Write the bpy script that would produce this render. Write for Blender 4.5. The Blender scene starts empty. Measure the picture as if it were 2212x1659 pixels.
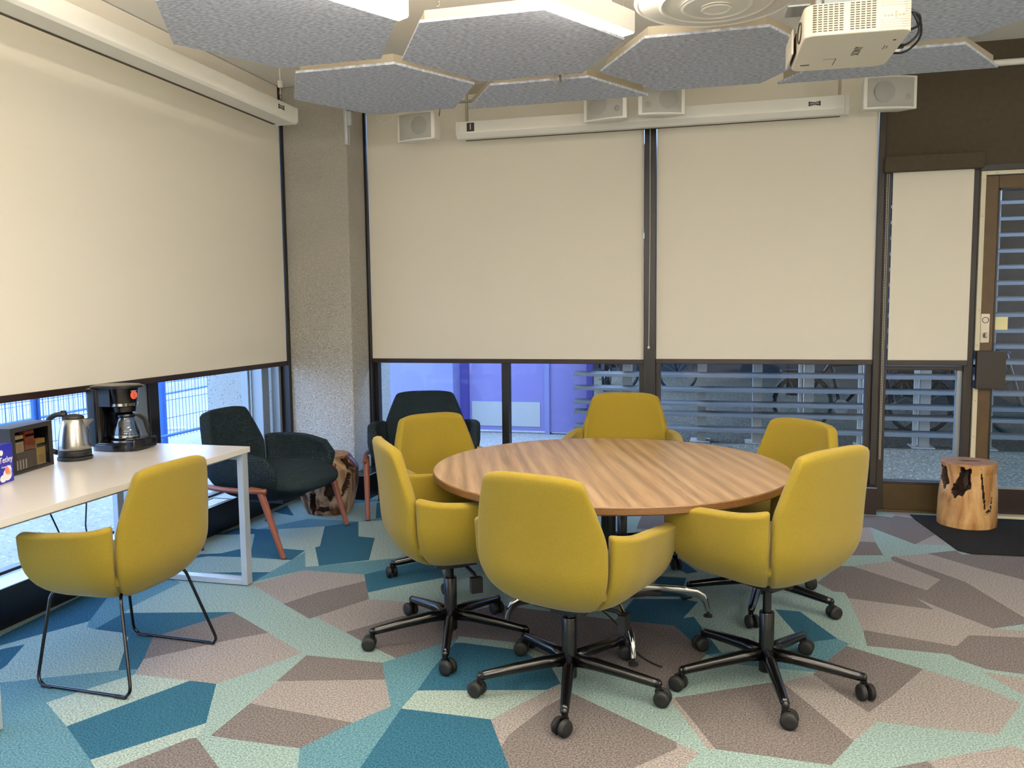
import bpy, bmesh, math, random
from mathutils import Vector, Matrix
from mathutils import geometry as mgeo
random.seed(7)
FILL_LAMP = 60  # glow strength of the added floor lamps
R = math.radians
sc = bpy.context.scene
COL = sc.collection
# ---------------------------------------------------------------- materials
MATS = {}
def srgb(r, g, b):
    f = lambda c: (c/255/12.92) if c/255 <= .04045 else ((c/255+.055)/1.055)**2.4
    return (f(r), f(g), f(b), 1)
def mat(name, col, rough=.6, metal=0, spec=.5, noise=None, bump=None, coat=0, stretch=None, emit=None, emitcol=None, sheen=0):
    """noise=(scale, amount, col2, detail)  bump=(scale, strength, dist)"""
    m = bpy.data.materials.new(name); m.use_nodes = True
    nt = m.node_tree; b = nt.nodes['Principled BSDF']
    b.inputs['Base Color'].default_value = col
    b.inputs['Roughness'].default_value = rough
    b.inputs['Metallic'].default_value = metal
    b.inputs['Specular IOR Level'].default_value = spec
    b.inputs['Coat Weight'].default_value = coat
    b.inputs['Sheen Weight'].default_value = sheen
    tc = nt.nodes.new('ShaderNodeTexCoord'); src = tc.outputs['Object']
    if stretch:
        mp = nt.nodes.new('ShaderNodeMapping'); mp.inputs['Scale'].default_value = stretch
        nt.links.new(src, mp.inputs[0]); src = mp.outputs[0]
    if noise:
        n = nt.nodes.new('ShaderNodeTexNoise'); n.inputs['Scale'].default_value = noise[0]
        n.inputs['Detail'].default_value = noise[3] if len(noise) > 3 else 3
        nt.links.new(src, n.inputs['Vector'])
        r = nt.nodes.new('ShaderNodeValToRGB'); a = noise[1]
        r.color_ramp.elements[0].position = .5-a; r.color_ramp.elements[1].position = .5+a
        r.color_ramp.elements[0].color = noise[2]; r.color_ramp.elements[1].color = col
        nt.links.new(n.outputs[0], r.inputs[0]); nt.links.new(r.outputs[0], b.inputs['Base Color'])
    if bump:
        n = nt.nodes.new('ShaderNodeTexNoise'); n.inputs['Scale'].default_value = bump[0]; n.inputs['Detail'].default_value = 2
        nt.links.new(src, n.inputs['Vector'])
        bp = nt.nodes.new('ShaderNodeBump'); bp.inputs['Strength'].default_value = bump[1]; bp.inputs['Distance'].default_value = bump[2]
        nt.links.new(n.outputs[0], bp.inputs['Height']); nt.links.new(bp.outputs[0], b.inputs['Normal'])
    if emit:
        b.inputs['Emission Color'].default_value = emitcol or col
        b.inputs['Emission Strength'].default_value = emit
    MATS[name] = m
    return m
def glass(name, tint, refl=1.0, extra=0.0):
    m = bpy.data.materials.new(name); m.use_nodes = True; nt = m.node_tree
    for n in list(nt.nodes): nt.nodes.remove(n)
    o = nt.nodes.new('ShaderNodeOutputMaterial'); t = nt.nodes.new('ShaderNodeBsdfTransparent'); t.inputs[0].default_value = tint
    g = nt.nodes.new('ShaderNodeBsdfGlossy'); g.inputs['Roughness'].default_value = .02
    lw = nt.nodes.new('ShaderNodeLayerWeight'); lw.inputs[0].default_value = .5
    pw = nt.nodes.new('ShaderNodeMath'); pw.operation = 'POWER'; pw.inputs[1].default_value = 4.5; nt.links.new(lw.outputs['Facing'], pw.inputs[0])
    fr = nt.nodes.new('ShaderNodeMath'); fr.operation = 'MULTIPLY_ADD'; fr.inputs[1].default_value = .9; fr.inputs[2].default_value = .035; nt.links.new(pw.outputs[0], fr.inputs[0])
    ma = nt.nodes.new('ShaderNodeMath'); ma.operation = 'MULTIPLY_ADD'; ma.inputs[1].default_value = refl; ma.inputs[2].default_value = extra
    mx = nt.nodes.new('ShaderNodeMixShader')
    nt.links.new(fr.outputs[0], ma.inputs[0]); nt.links.new(ma.outputs[0], mx.inputs[0])
    nt.links.new(t.outputs[0], mx.inputs[1]); nt.links.new(g.outputs[0], mx.inputs[2]); nt.links.new(mx.outputs[0], o.inputs[0])
    MATS[name] = m; return m

def carpet(name, c, c2, big=0.0):
    m = mat(name, c, rough=.95, spec=.15, noise=(150, .14, c2, 2), bump=(200, .6, .0025))
    return m
carpet('c_M', srgb(147,164,160), srgb(92,115,111))
carpet('c_G', srgb(164,176,168), srgb(102,121,115))
carpet('c_L', srgb(94,130,140), srgb(50,88,100))
carpet('c_D', srgb(45,88,107), srgb(16,56,75))
carpet('c_B', srgb(153,146,143), srgb(102,95,91))
carpet('c_T', srgb(115,108,106), srgb(69,64,63))
mat('yellow', srgb(134,114,33), rough=.9, spec=.2, sheen=.12, noise=(260, .3, srgb(121,103,27), 2), bump=(500, .25, .0015))
def quilt():
    m = mat('green', srgb(27,37,41), rough=.85, spec=.12, sheen=0, noise=(200, .3, srgb(22,32,37), 2)); nt = m.node_tree; b = nt.nodes['Principled BSDF']
    tc = [n for n in nt.nodes if n.type == 'TEX_COORD'][0]
    v = nt.nodes.new('ShaderNodeTexVoronoi'); v.inputs['Scale'].default_value = 75; v.inputs['Randomness'].default_value = .15; nt.links.new(tc.outputs['Object'], v.inputs['Vector'])
    bp = nt.nodes.new('ShaderNodeBump'); bp.invert = True; bp.inputs['Strength'].default_value = .8; bp.inputs['Distance'].default_value = .004
    nt.links.new(v.outputs['Distance'], bp.inputs['Height']); nt.links.new(bp.outputs[0], b.inputs['Normal'])
quilt()
mat('rust', srgb(122,66,44), rough=.45, spec=.5)
mat('black_metal', srgb(8,8,9), rough=.22, spec=.4, coat=.1)
mat('black_plastic', srgb(16,16,17), rough=.5, spec=.4)
mat('black_gloss', srgb(5,5,6), rough=.2, spec=.35, coat=.08)
mat('wheel_grey', srgb(20,21,20), rough=.6, spec=.3)
mat('chrome', srgb(200,200,200), rough=.12, metal=1)
mat('steel', srgb(176,172,166), rough=.28, metal=1)
mat('brass_steel', srgb(150,142,128), rough=.35, metal=1)
mat('silver_paint', srgb(170,176,180), rough=.4, metal=.25)
mat('white_top', srgb(206,200,192), rough=.25, spec=.5)
def blind_mat():
    m = mat('blind', srgb(232,226,212), rough=1, spec=0); nt = m.node_tree; b = nt.nodes['Principled BSDF']; o = nt.nodes['Material Output']
    t = nt.nodes.new('ShaderNodeBsdfTranslucent'); t.inputs[0].default_value = (1, .80, .54, 1)
    mx = nt.nodes.new('ShaderNodeMixShader'); mx.inputs[0].default_value = .11
    nt.links.new(b.outputs[0], mx.inputs[1]); nt.links.new(t.outputs[0], mx.inputs[2]); nt.links.new(mx.outputs[0], o.inputs[0])
blind_mat()
mat('dark_frame', srgb(36,27,17), rough=.5, metal=.05, noise=(9, .3, srgb(28,21,13), 2))
mat('black_frame', srgb(14,11,10), rough=.4)
mat('bronze', srgb(84,64,34), rough=.5, metal=.2, noise=(14, .3, srgb(72,54,28), 2))
mat('olive', srgb(74,58,28), rough=.45, metal=.3, noise=(8, .3, srgb(60,46,20), 2))
mat('dark_wall', srgb(72,62,46), rough=.85, noise=(30, .3, srgb(64,55,41), 2))
mat('box_black', srgb(13,11,15), rough=.28, spec=.5)
mat('box_brown', srgb(30,14,9), rough=.4)
mat('cream_trim', srgb(206,198,172), rough=.5)
mat('ceiling', srgb(242,239,232), rough=.9)
mat('wall_paint', srgb(220,214,202), rough=.9)
mat('white_metal', srgb(222,220,212), rough=.4)
mat('beige_metal', srgb(172,164,146), rough=.5)
mat('grille', srgb(176,176,170), rough=.8, noise=(500, .3, srgb(150,150,146), 1))
mat('cone', srgb(150,150,146), rough=.8)
mat('diffuser_white', srgb(226,222,212), rough=.45)
mat('felt', srgb(214,220,232), rough=.98, spec=.1, noise=(38, .13, srgb(166,170,184), 5), stretch=(1, 2.6, 1), bump=(200, .4, .003))
mat('felt_edge', srgb(170,160,140), rough=.8)
mat('led', srgb(255,244,225), emit=58, emitcol=(1, .90, .76, 1))
mat('led_up', srgb(255,244,225), emit=300, emitcol=(1, .90, .76, 1))
mat('projector_white', srgb(226,218,200), rough=.4)
mat('vent_dark', srgb(60,50,36), rough=.7)
mat('ink', srgb(96,92,82), rough=.7)
mat('label_black', srgb(18,16,14), rough=.5)
mat('label_white', srgb(225,222,214), rough=.5)
mat('note', srgb(232,224,172), rough=.8)
mat('mat_dark', srgb(32,31,29), rough=1, spec=.1, noise=(120, .3, srgb(22,21,20), 2), bump=(300, .5, .003))
mat('blue_box', srgb(22,26,150), rough=.35)
mat('paper_white', srgb(236,232,226), rough=.6)
mat('peach', srgb(228,120,92), rough=.6)
mat('tea_yellow', srgb(214,184,96), rough=.5)
mat('tea_red', srgb(176,92,70), rough=.5)
mat('tea_cream', srgb(226,214,172), rough=.5)
mat('tea_grey', srgb(96,88,80), rough=.5)
mat('brand_red', srgb(210,70,44), rough=.4)
mat('brand_pale', srgb(236,170,140), rough=.4)
mat('purple', srgb(123,115,164), rough=.5)
mat('purple_light', srgb(123,123,165), rough=.5)
mat('purple_dark', srgb(88,77,148), rough=.5)
mat('fill_globe', srgb(255,250,240), emit=FILL_LAMP, emitcol=(1, .97, .93, 1))  # glow of the unseen floor lamps added as fill
mat('kick_plate', srgb(170,169,165), rough=.45, metal=.1)
mat('louvre', srgb(98,95,90), rough=.6)
mat('post_grey', srgb(176,170,158), rough=.6)
mat('pole_white', srgb(216,212,202), rough=.5)
mat('rubber', srgb(20,22,22), rough=.7)
mat('bike_metal', srgb(16,18,19), rough=.35, metal=.4)
mat('bike_red', srgb(94,22,25), rough=.4)
mat('grey_alu', srgb(140,146,150), rough=.4, metal=.4)
mat('fence_blue', srgb(46,91,156), rough=.45)
mat('ext_wall_dark', srgb(38,41,43), rough=.9, noise=(6, .3, srgb(26,30,31), 2))
mat('yellow_post', srgb(191,183,94), rough=.6)
mat('wood_slab', srgb(177,170,159), rough=.8)
glass('glass', (.93, .96, .98, 1), 1.0, 0.0)
glass('glass_dark', (.62, .68, .70, 1), 1.0, .03)
glass('glass_clear', (.42, .41, .40, 1), 1.3, .04)
glass('plastic_clear', (.72, .70, .68, 1), .6, .02)

def concrete(name, base, dark, light, scale, thr, zfade=False):
    m = mat(name, base, rough=.9, spec=.2, bump=(60, .5, .006)); nt = m.node_tree; b = nt.nodes['Principled BSDF']
    tc = [n for n in nt.nodes if n.type == 'TEX_COORD'][0]
    n = nt.nodes.new('ShaderNodeTexNoise'); n.inputs['Scale'].default_value = 3.5; n.inputs['Detail'].default_value = 6
    nt.links.new(tc.outputs['Object'], n.inputs['Vector'])
    mx = nt.nodes.new('ShaderNodeMix'); mx.data_type = 'RGBA'; mx.inputs[6].default_value = [c*.82 for c in base[:3]]+[1]; mx.inputs[7].default_value = base
    nt.links.new(n.outputs[0], mx.inputs[0]); prev = mx.outputs[2]
    for (s, c, t, off) in ((scale, dark, thr, 0), (scale*.8, light, thr, 7.3), (scale*2.2, dark, thr*.9, 3.1), (scale*2, light, thr*.8, 5.1)):
        mp = nt.nodes.new('ShaderNodeMapping'); mp.inputs['Location'].default_value = (off, off, off); nt.links.new(tc.outputs['Object'], mp.inputs[0])
        v = nt.nodes.new('ShaderNodeTexVoronoi'); v.inputs['Scale'].default_value = s; nt.links.new(mp.outputs[0], v.inputs['Vector'])
        lt = nt.nodes.new('ShaderNodeMath'); lt.operation = 'LESS_THAN'; lt.inputs[1].default_value = t
        nt.links.new(v.outputs['Distance'], lt.inputs[0])
        if zfade:   # the aggregate is exposed low down, the upper cast surface is smoother
            sp = nt.nodes.new('ShaderNodeSeparateXYZ'); nt.links.new(tc.outputs['Object'], sp.inputs[0])
            mr = nt.nodes.new('ShaderNodeMapRange'); mr.inputs[1].default_value = 1.0; mr.inputs[2].default_value = 2.0; mr.inputs[3].default_value = 1; mr.inputs[4].default_value = .3; nt.links.new(sp.outputs[2], mr.inputs[0])
            ml = nt.nodes.new('ShaderNodeMath'); ml.operation = 'MULTIPLY'; nt.links.new(lt.outputs[0], ml.inputs[0]); nt.links.new(mr.outputs[0], ml.inputs[1]); lt = ml
        m2 = nt.nodes.new('ShaderNodeMix'); m2.data_type = 'RGBA'; m2.inputs[7].default_value = c
        nt.links.new(lt.outputs[0], m2.inputs[0]); nt.links.new(prev, m2.inputs[6]); prev = m2.outputs[2]
    nt.links.new(prev, b.inputs['Base Color']); return m
concrete('concrete', srgb(170,166,157), srgb(104,100,92), srgb(198,194,184), 58, .22, True)
concrete('ext_concrete', srgb(165,164,157), srgb(115,117,119), srgb(165,165,165), 34, .2)
concrete('ext_ground', srgb(148,144,136), srgb(119,119,114), srgb(164,162,156), 18, .24)
concrete('ext_gravel', srgb(96,88,72), srgb(57,52,42), srgb(130,122,104), 30, .3)

def wood_table():
    m = mat('walnut', srgb(186,134,88), rough=.33, spec=.5, coat=.15); nt = m.node_tree; b = nt.nodes['Principled BSDF']
    tc = [n for n in nt.nodes if n.type == 'TEX_COORD'][0]
    mq = nt.nodes.new('ShaderNodeMapping'); mq.inputs['Rotation'].default_value = (0, 0, R(-19)); nt.links.new(tc.outputs['Object'], mq.inputs[0])
    mp = nt.nodes.new('ShaderNodeMapping'); mp.inputs['Scale'].default_value = (1, .045, 1)
    nt.links.new(mq.outputs[0], mp.inputs[0])
    n1 = nt.nodes.new('ShaderNodeTexNoise'); n1.inputs['Scale'].default_value = 17; n1.inputs['Detail'].default_value = 8; n1.inputs['Distortion'].default_value = 1.2
    n2 = nt.nodes.new('ShaderNodeTexNoise'); n2.inputs['Scale'].default_value = 90; n2.inputs['Detail'].default_value = 4
    w = nt.nodes.new('ShaderNodeTexWave'); w.wave_type = 'BANDS'; w.bands_direction = 'X'; w.inputs['Scale'].default_value = 4.2; w.inputs['Distortion'].default_value = 7; w.inputs['Detail'].default_value = 3; w.inputs['Detail Scale'].default_value = 1.2
    for n in (n1, n2, w): nt.links.new(mp.outputs[0], n.inputs['Vector'])
    a = nt.nodes.new('ShaderNodeMath'); a.operation = 'MULTIPLY_ADD'; a.inputs[1].default_value = .17; nt.links.new(w.outputs[1], a.inputs[0]); 
    c = nt.nodes.new('ShaderNodeMath'); c.operation = 'MULTIPLY_ADD'; c.inputs[1].default_value = .34; nt.links.new(n2.outputs[0], c.inputs[0]); 
    d = nt.nodes.new('ShaderNodeMath'); d.operation = 'MULTIPLY'; d.inputs[1].default_value = .52; nt.links.new(n1.outputs[0], d.inputs[0])
    nt.links.new(d.outputs[0], c.inputs[2]); nt.links.new(c.outputs[0], a.inputs[2])
    r = nt.nodes.new('ShaderNodeValToRGB'); e = r.color_ramp.elements
    e[0].position = .34; e[0].color = srgb(118,90,62); e[1].position = .72; e[1].color = srgb(176,146,112)
    k = e.new(.53); k.color = srgb(152,120,88)
    nt.links.new(a.outputs[0], r.inputs[0]); nt.links.new(r.outputs[0], b.inputs['Base Color'])
wood_table()
mat('walnut_edge', srgb(116,82,46), rough=.4, noise=(60, .25, srgb(90,60,32), 4), stretch=(1, 1, 6))
def stump_mat(name, c1, c2, c3, sc_):
    m = mat(name, c1, rough=.38, coat=.2, bump=(18, .35, .01)); nt = m.node_tree; b = nt.nodes['Principled BSDF']
    tc = [n for n in nt.nodes if n.type == 'TEX_COORD'][0]
    mp = nt.nodes.new('ShaderNodeMapping'); mp.inputs['Scale'].default_value = (1, 1, .35); nt.links.new(tc.outputs['Object'], mp.inputs[0])
    n1 = nt.nodes.new('ShaderNodeTexNoise'); n1.inputs['Scale'].default_value = sc_; n1.inputs['Detail'].default_value = 7; n1.inputs['Distortion'].default_value = 1.6
    nt.links.new(mp.outputs[0], n1.inputs['Vector'])
    r = nt.nodes.new('ShaderNodeValToRGB'); e = r.color_ramp.elements
    e[0].position = .3; e[0].color = c3; e[1].position = .66; e[1].color = c1; k = e.new(.43); k.color = c2
    nt.links.new(n1.outputs[0], r.inputs[0]); nt.links.new(r.outputs[0], b.inputs['Base Color'])
stump_mat('stump_wood', srgb(206,166,112), srgb(178,130,76), srgb(112,70,36), 7)
stump_mat('stump_bark', srgb(178,150,118), srgb(92,56,30), srgb(24,16,12), 9)
mat('stump_hollow', srgb(58,34,18), rough=.7, noise=(22, .3, srgb(16,9,6), 3))
mat('stump_end', srgb(164,116,74), rough=.5, noise=(30, .3, srgb(120,78,44), 4))

# ---------------------------------------------------------------- object helpers
def tag(o, label=None, cat=None, group=None, kind=None):
    if label: o['label'] = label
    if cat: o['category'] = cat
    if group: o['group'] = group
    if kind: o['kind'] = kind
    return o
def empty(name, loc=(0, 0, 0), rz=0, label=None, cat=None, group=None):
    o = bpy.data.objects.new(name, None); COL.objects.link(o); o.location = loc; o.rotation_euler = (0, 0, rz)
    o.empty_display_size = .1
    return tag(o, label, cat, group)
class MB:
    def __init__(s): s.v = []; s.f = []; s.mi = []
    def add(s, vs, fs, mi=0):
        n = len(s.v); s.v += [tuple(p) for p in vs]; s.f += [tuple(i+n for i in f) for f in fs]; s.mi += [mi]*len(fs); return s
    def box(s, a, b, mi=0, M=None):
        x0, y0, z0 = a; x1, y1, z1 = b
        vs = [(x0,y0,z0),(x1,y0,z0),(x1,y1,z0),(x0,y1,z0),(x0,y0,z1),(x1,y0,z1),(x1,y1,z1),(x0,y1,z1)]
        if M: vs = [M @ Vector(p) for p in vs]
        return s.add(vs, [(0,3,2,1),(4,5,6,7),(0,1,5,4),(1,2,6,5),(2,3,7,6),(3,0,4,7)], mi)
    def tube(s, pts, r, seg=12, cap=True, mi=0, closed=False):
        P = [Vector(p) for p in pts]; n = len(P); rr = r if isinstance(r, (list, tuple)) else [r]*n
        prev = None; rings = []
        for i in range(n):
            if closed: d = (P[(i+1) % n]-P[i-1])
            else: d = (P[min(i+1, n-1)]-P[max(i-1, 0)])
            d.normalize()
            if prev is None: u = d.orthogonal().normalized()
            else:
                u = prev - d*prev.dot(d)
                u = u.normalized() if u.length > 1e-6 else d.orthogonal().normalized()
            prev = u; w = d.cross(u)
            rings.append([P[i]+(u*math.cos(2*math.pi*k/seg)+w*math.sin(2*math.pi*k/seg))*rr[i] for k in range(seg)])
        vs = [p for rg in rings for p in rg]; fs = []
        m = n if closed else n-1
        for i in range(m):
            j = (i+1) % n
            for k in range(seg):
                fs.append((i*seg+k, i*seg+(k+1) % seg, j*seg+(k+1) % seg, j*seg+k))
        if cap and not closed: fs += [tuple(range(seg))[::-1], tuple((n-1)*seg+k for k in range(seg))]
        return s.add(vs, fs, mi)
    def cyl(s, p, q, r, seg=24, mi=0, r2=None): return s.tube([p, q], [r, r if r2 is None else r2], seg, mi=mi)
    def lathe(s, prof, c=(0, 0, 0), seg=40, mi=0, sx=1, sy=1):
        vs = []; fs = []; n = len(prof)
        for (r, z) in prof:
            for k in range(seg):
                a = 2*math.pi*k/seg; vs.append((c[0]+r*math.cos(a)*sx, c[1]+r*math.sin(a)*sy, c[2]+z))
        for i in range(n-1):
            for k in range(seg): fs.append((i*seg+k, i*seg+(k+1) % seg, (i+1)*seg+(k+1) % seg, (i+1)*seg+k))
        if prof[0][0] > 1e-5: fs.append(tuple(range(seg))[::-1])
        if prof[-1][0] > 1e-5: fs.append(tuple((n-1)*seg+k for k in range(seg)))
        return s.add(vs, fs, mi)
    def prism(s, poly, z0, z1, mi=0, inset=0):
        n = len(poly); c = Vector((sum(p[0] for p in poly)/n, sum(p[1] for p in poly)/n))
        top = poly
        if inset:
            top = [tuple(c+(Vector(p)-c)*(1-inset)) for p in poly]
        vs = [(x, y, z0) for x, y in poly]+[(x, y, z1) for x, y in top]
        fs = [tuple(range(n))[::-1], tuple(range(n, 2*n))]+[(i, (i+1) % n, (i+1) % n+n, i+n) for i in range(n)]
        return s.add(vs, fs, mi)
    def grid(s, fn, nu, nv, mi=0, wrap=False):
        vs = [fn(i/(nu if wrap else nu-1), j/(nv-1)) for j in range(nv) for i in range(nu)]
        fs = []
        for j in range(nv-1):
            for i in range(nu if wrap else nu-1):
                k = (i+1) % nu; fs.append((j*nu+i, j*nu+k, (j+1)*nu+k, (j+1)*nu+i))
        return s.add(vs, fs, mi)
    def xf(s, M): s.v = [tuple(M @ Vector(p)) for p in s.v]; return s
    def mesh(s, name, mats, smooth=False, weld=False, recalc=True):
        me = bpy.data.meshes.new(name); me.from_pydata([tuple(p) for p in s.v], [], s.f)
        for m in (mats if isinstance(mats, (list, tuple)) else [mats]): me.materials.append(MATS[m])
        for p, i in zip(me.polygons, s.mi): p.material_index = i
        if weld or recalc:
            bm = bmesh.new(); bm.from_mesh(me)
            if weld: bmesh.ops.remove_doubles(bm, verts=bm.verts, dist=1e-5)
            if recalc: bmesh.ops.recalc_face_normals(bm, faces=bm.faces)
            bm.to_mesh(me); bm.free()
        if smooth:
            for p in me.polygons: p.use_smooth = True
            if smooth != 'all':
                me.set_sharp_from_angle(angle=R(smooth if isinstance(smooth, (int, float)) and smooth > 1 else 40))
        return me
    def build(s, name, mats, parent=None, smooth=False, bevel=0, bseg=2, sub=0, weld=False, solid=0, loc=None):
        return put(name, s.mesh(name, mats, smooth or bool(sub), weld), parent, bevel, bseg, sub, solid, loc)
def put(name, me, parent=None, bevel=0, bseg=2, sub=0, solid=0, loc=None, rot=None):
    o = bpy.data.objects.new(name, me); COL.objects.link(o)
    if parent: o.parent = parent
    if loc: o.location = loc
    if rot: o.rotation_euler = rot
    if solid:
        m = o.modifiers.new('s', 'SOLIDIFY'); m.thickness = abs(solid); m.offset = -1 if solid > 0 else 1
    if bevel:
        m = o.modifiers.new('b', 'BEVEL'); m.width = bevel; m.segments = bseg; m.limit_method = 'ANGLE'; m.angle_limit = R(35)
        m.harden_normals = False
    if sub:
        m = o.modifiers.new('u', 'SUBSURF'); m.levels = sub; m.render_levels = sub
    return o
def struct(o): o['kind'] = 'structure'; return o
def text(name, body, size, mt, parent, M, extrude=.0004, align='CENTER', sx=1):
    cu = bpy.data.curves.new(name, 'FONT'); cu.body = body; cu.size = size; cu.extrude = extrude
    cu.align_x = align; cu.align_y = 'CENTER'
    t = bpy.data.objects.new('tmp', cu); COL.objects.link(t)
    dg = bpy.context.evaluated_depsgraph_get()
    me = bpy.data.meshes.new_from_object(t.evaluated_get(dg)); me.name = name
    bpy.data.objects.remove(t); me.materials.clear(); me.materials.append(MATS[mt])
    me.transform(M @ Matrix.Diagonal((sx, 1, 1, 1)))
    return put(name, me, parent)
def smooth_path(pts, r=.03, n=6):
    """round the corners of a polyline"""
    P = [Vector(p) for p in pts]; out = [P[0]]
    for i in range(1, len(P)-1):
        a = (P[i-1]-P[i]); b = (P[i+1]-P[i]); d = min(r, a.length*.48, b.length*.48)
        p0 = P[i]+a.normalized()*d; p1 = P[i]+b.normalized()*d
        for k in range(n+1):
            t = k/n; out.append(p0*(1-t)**2+P[i]*2*t*(1-t)+p1*t*t)
    out.append(P[-1]); return out
def sgp(x, p): return math.copysign(abs(x)**p, x)

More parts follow.
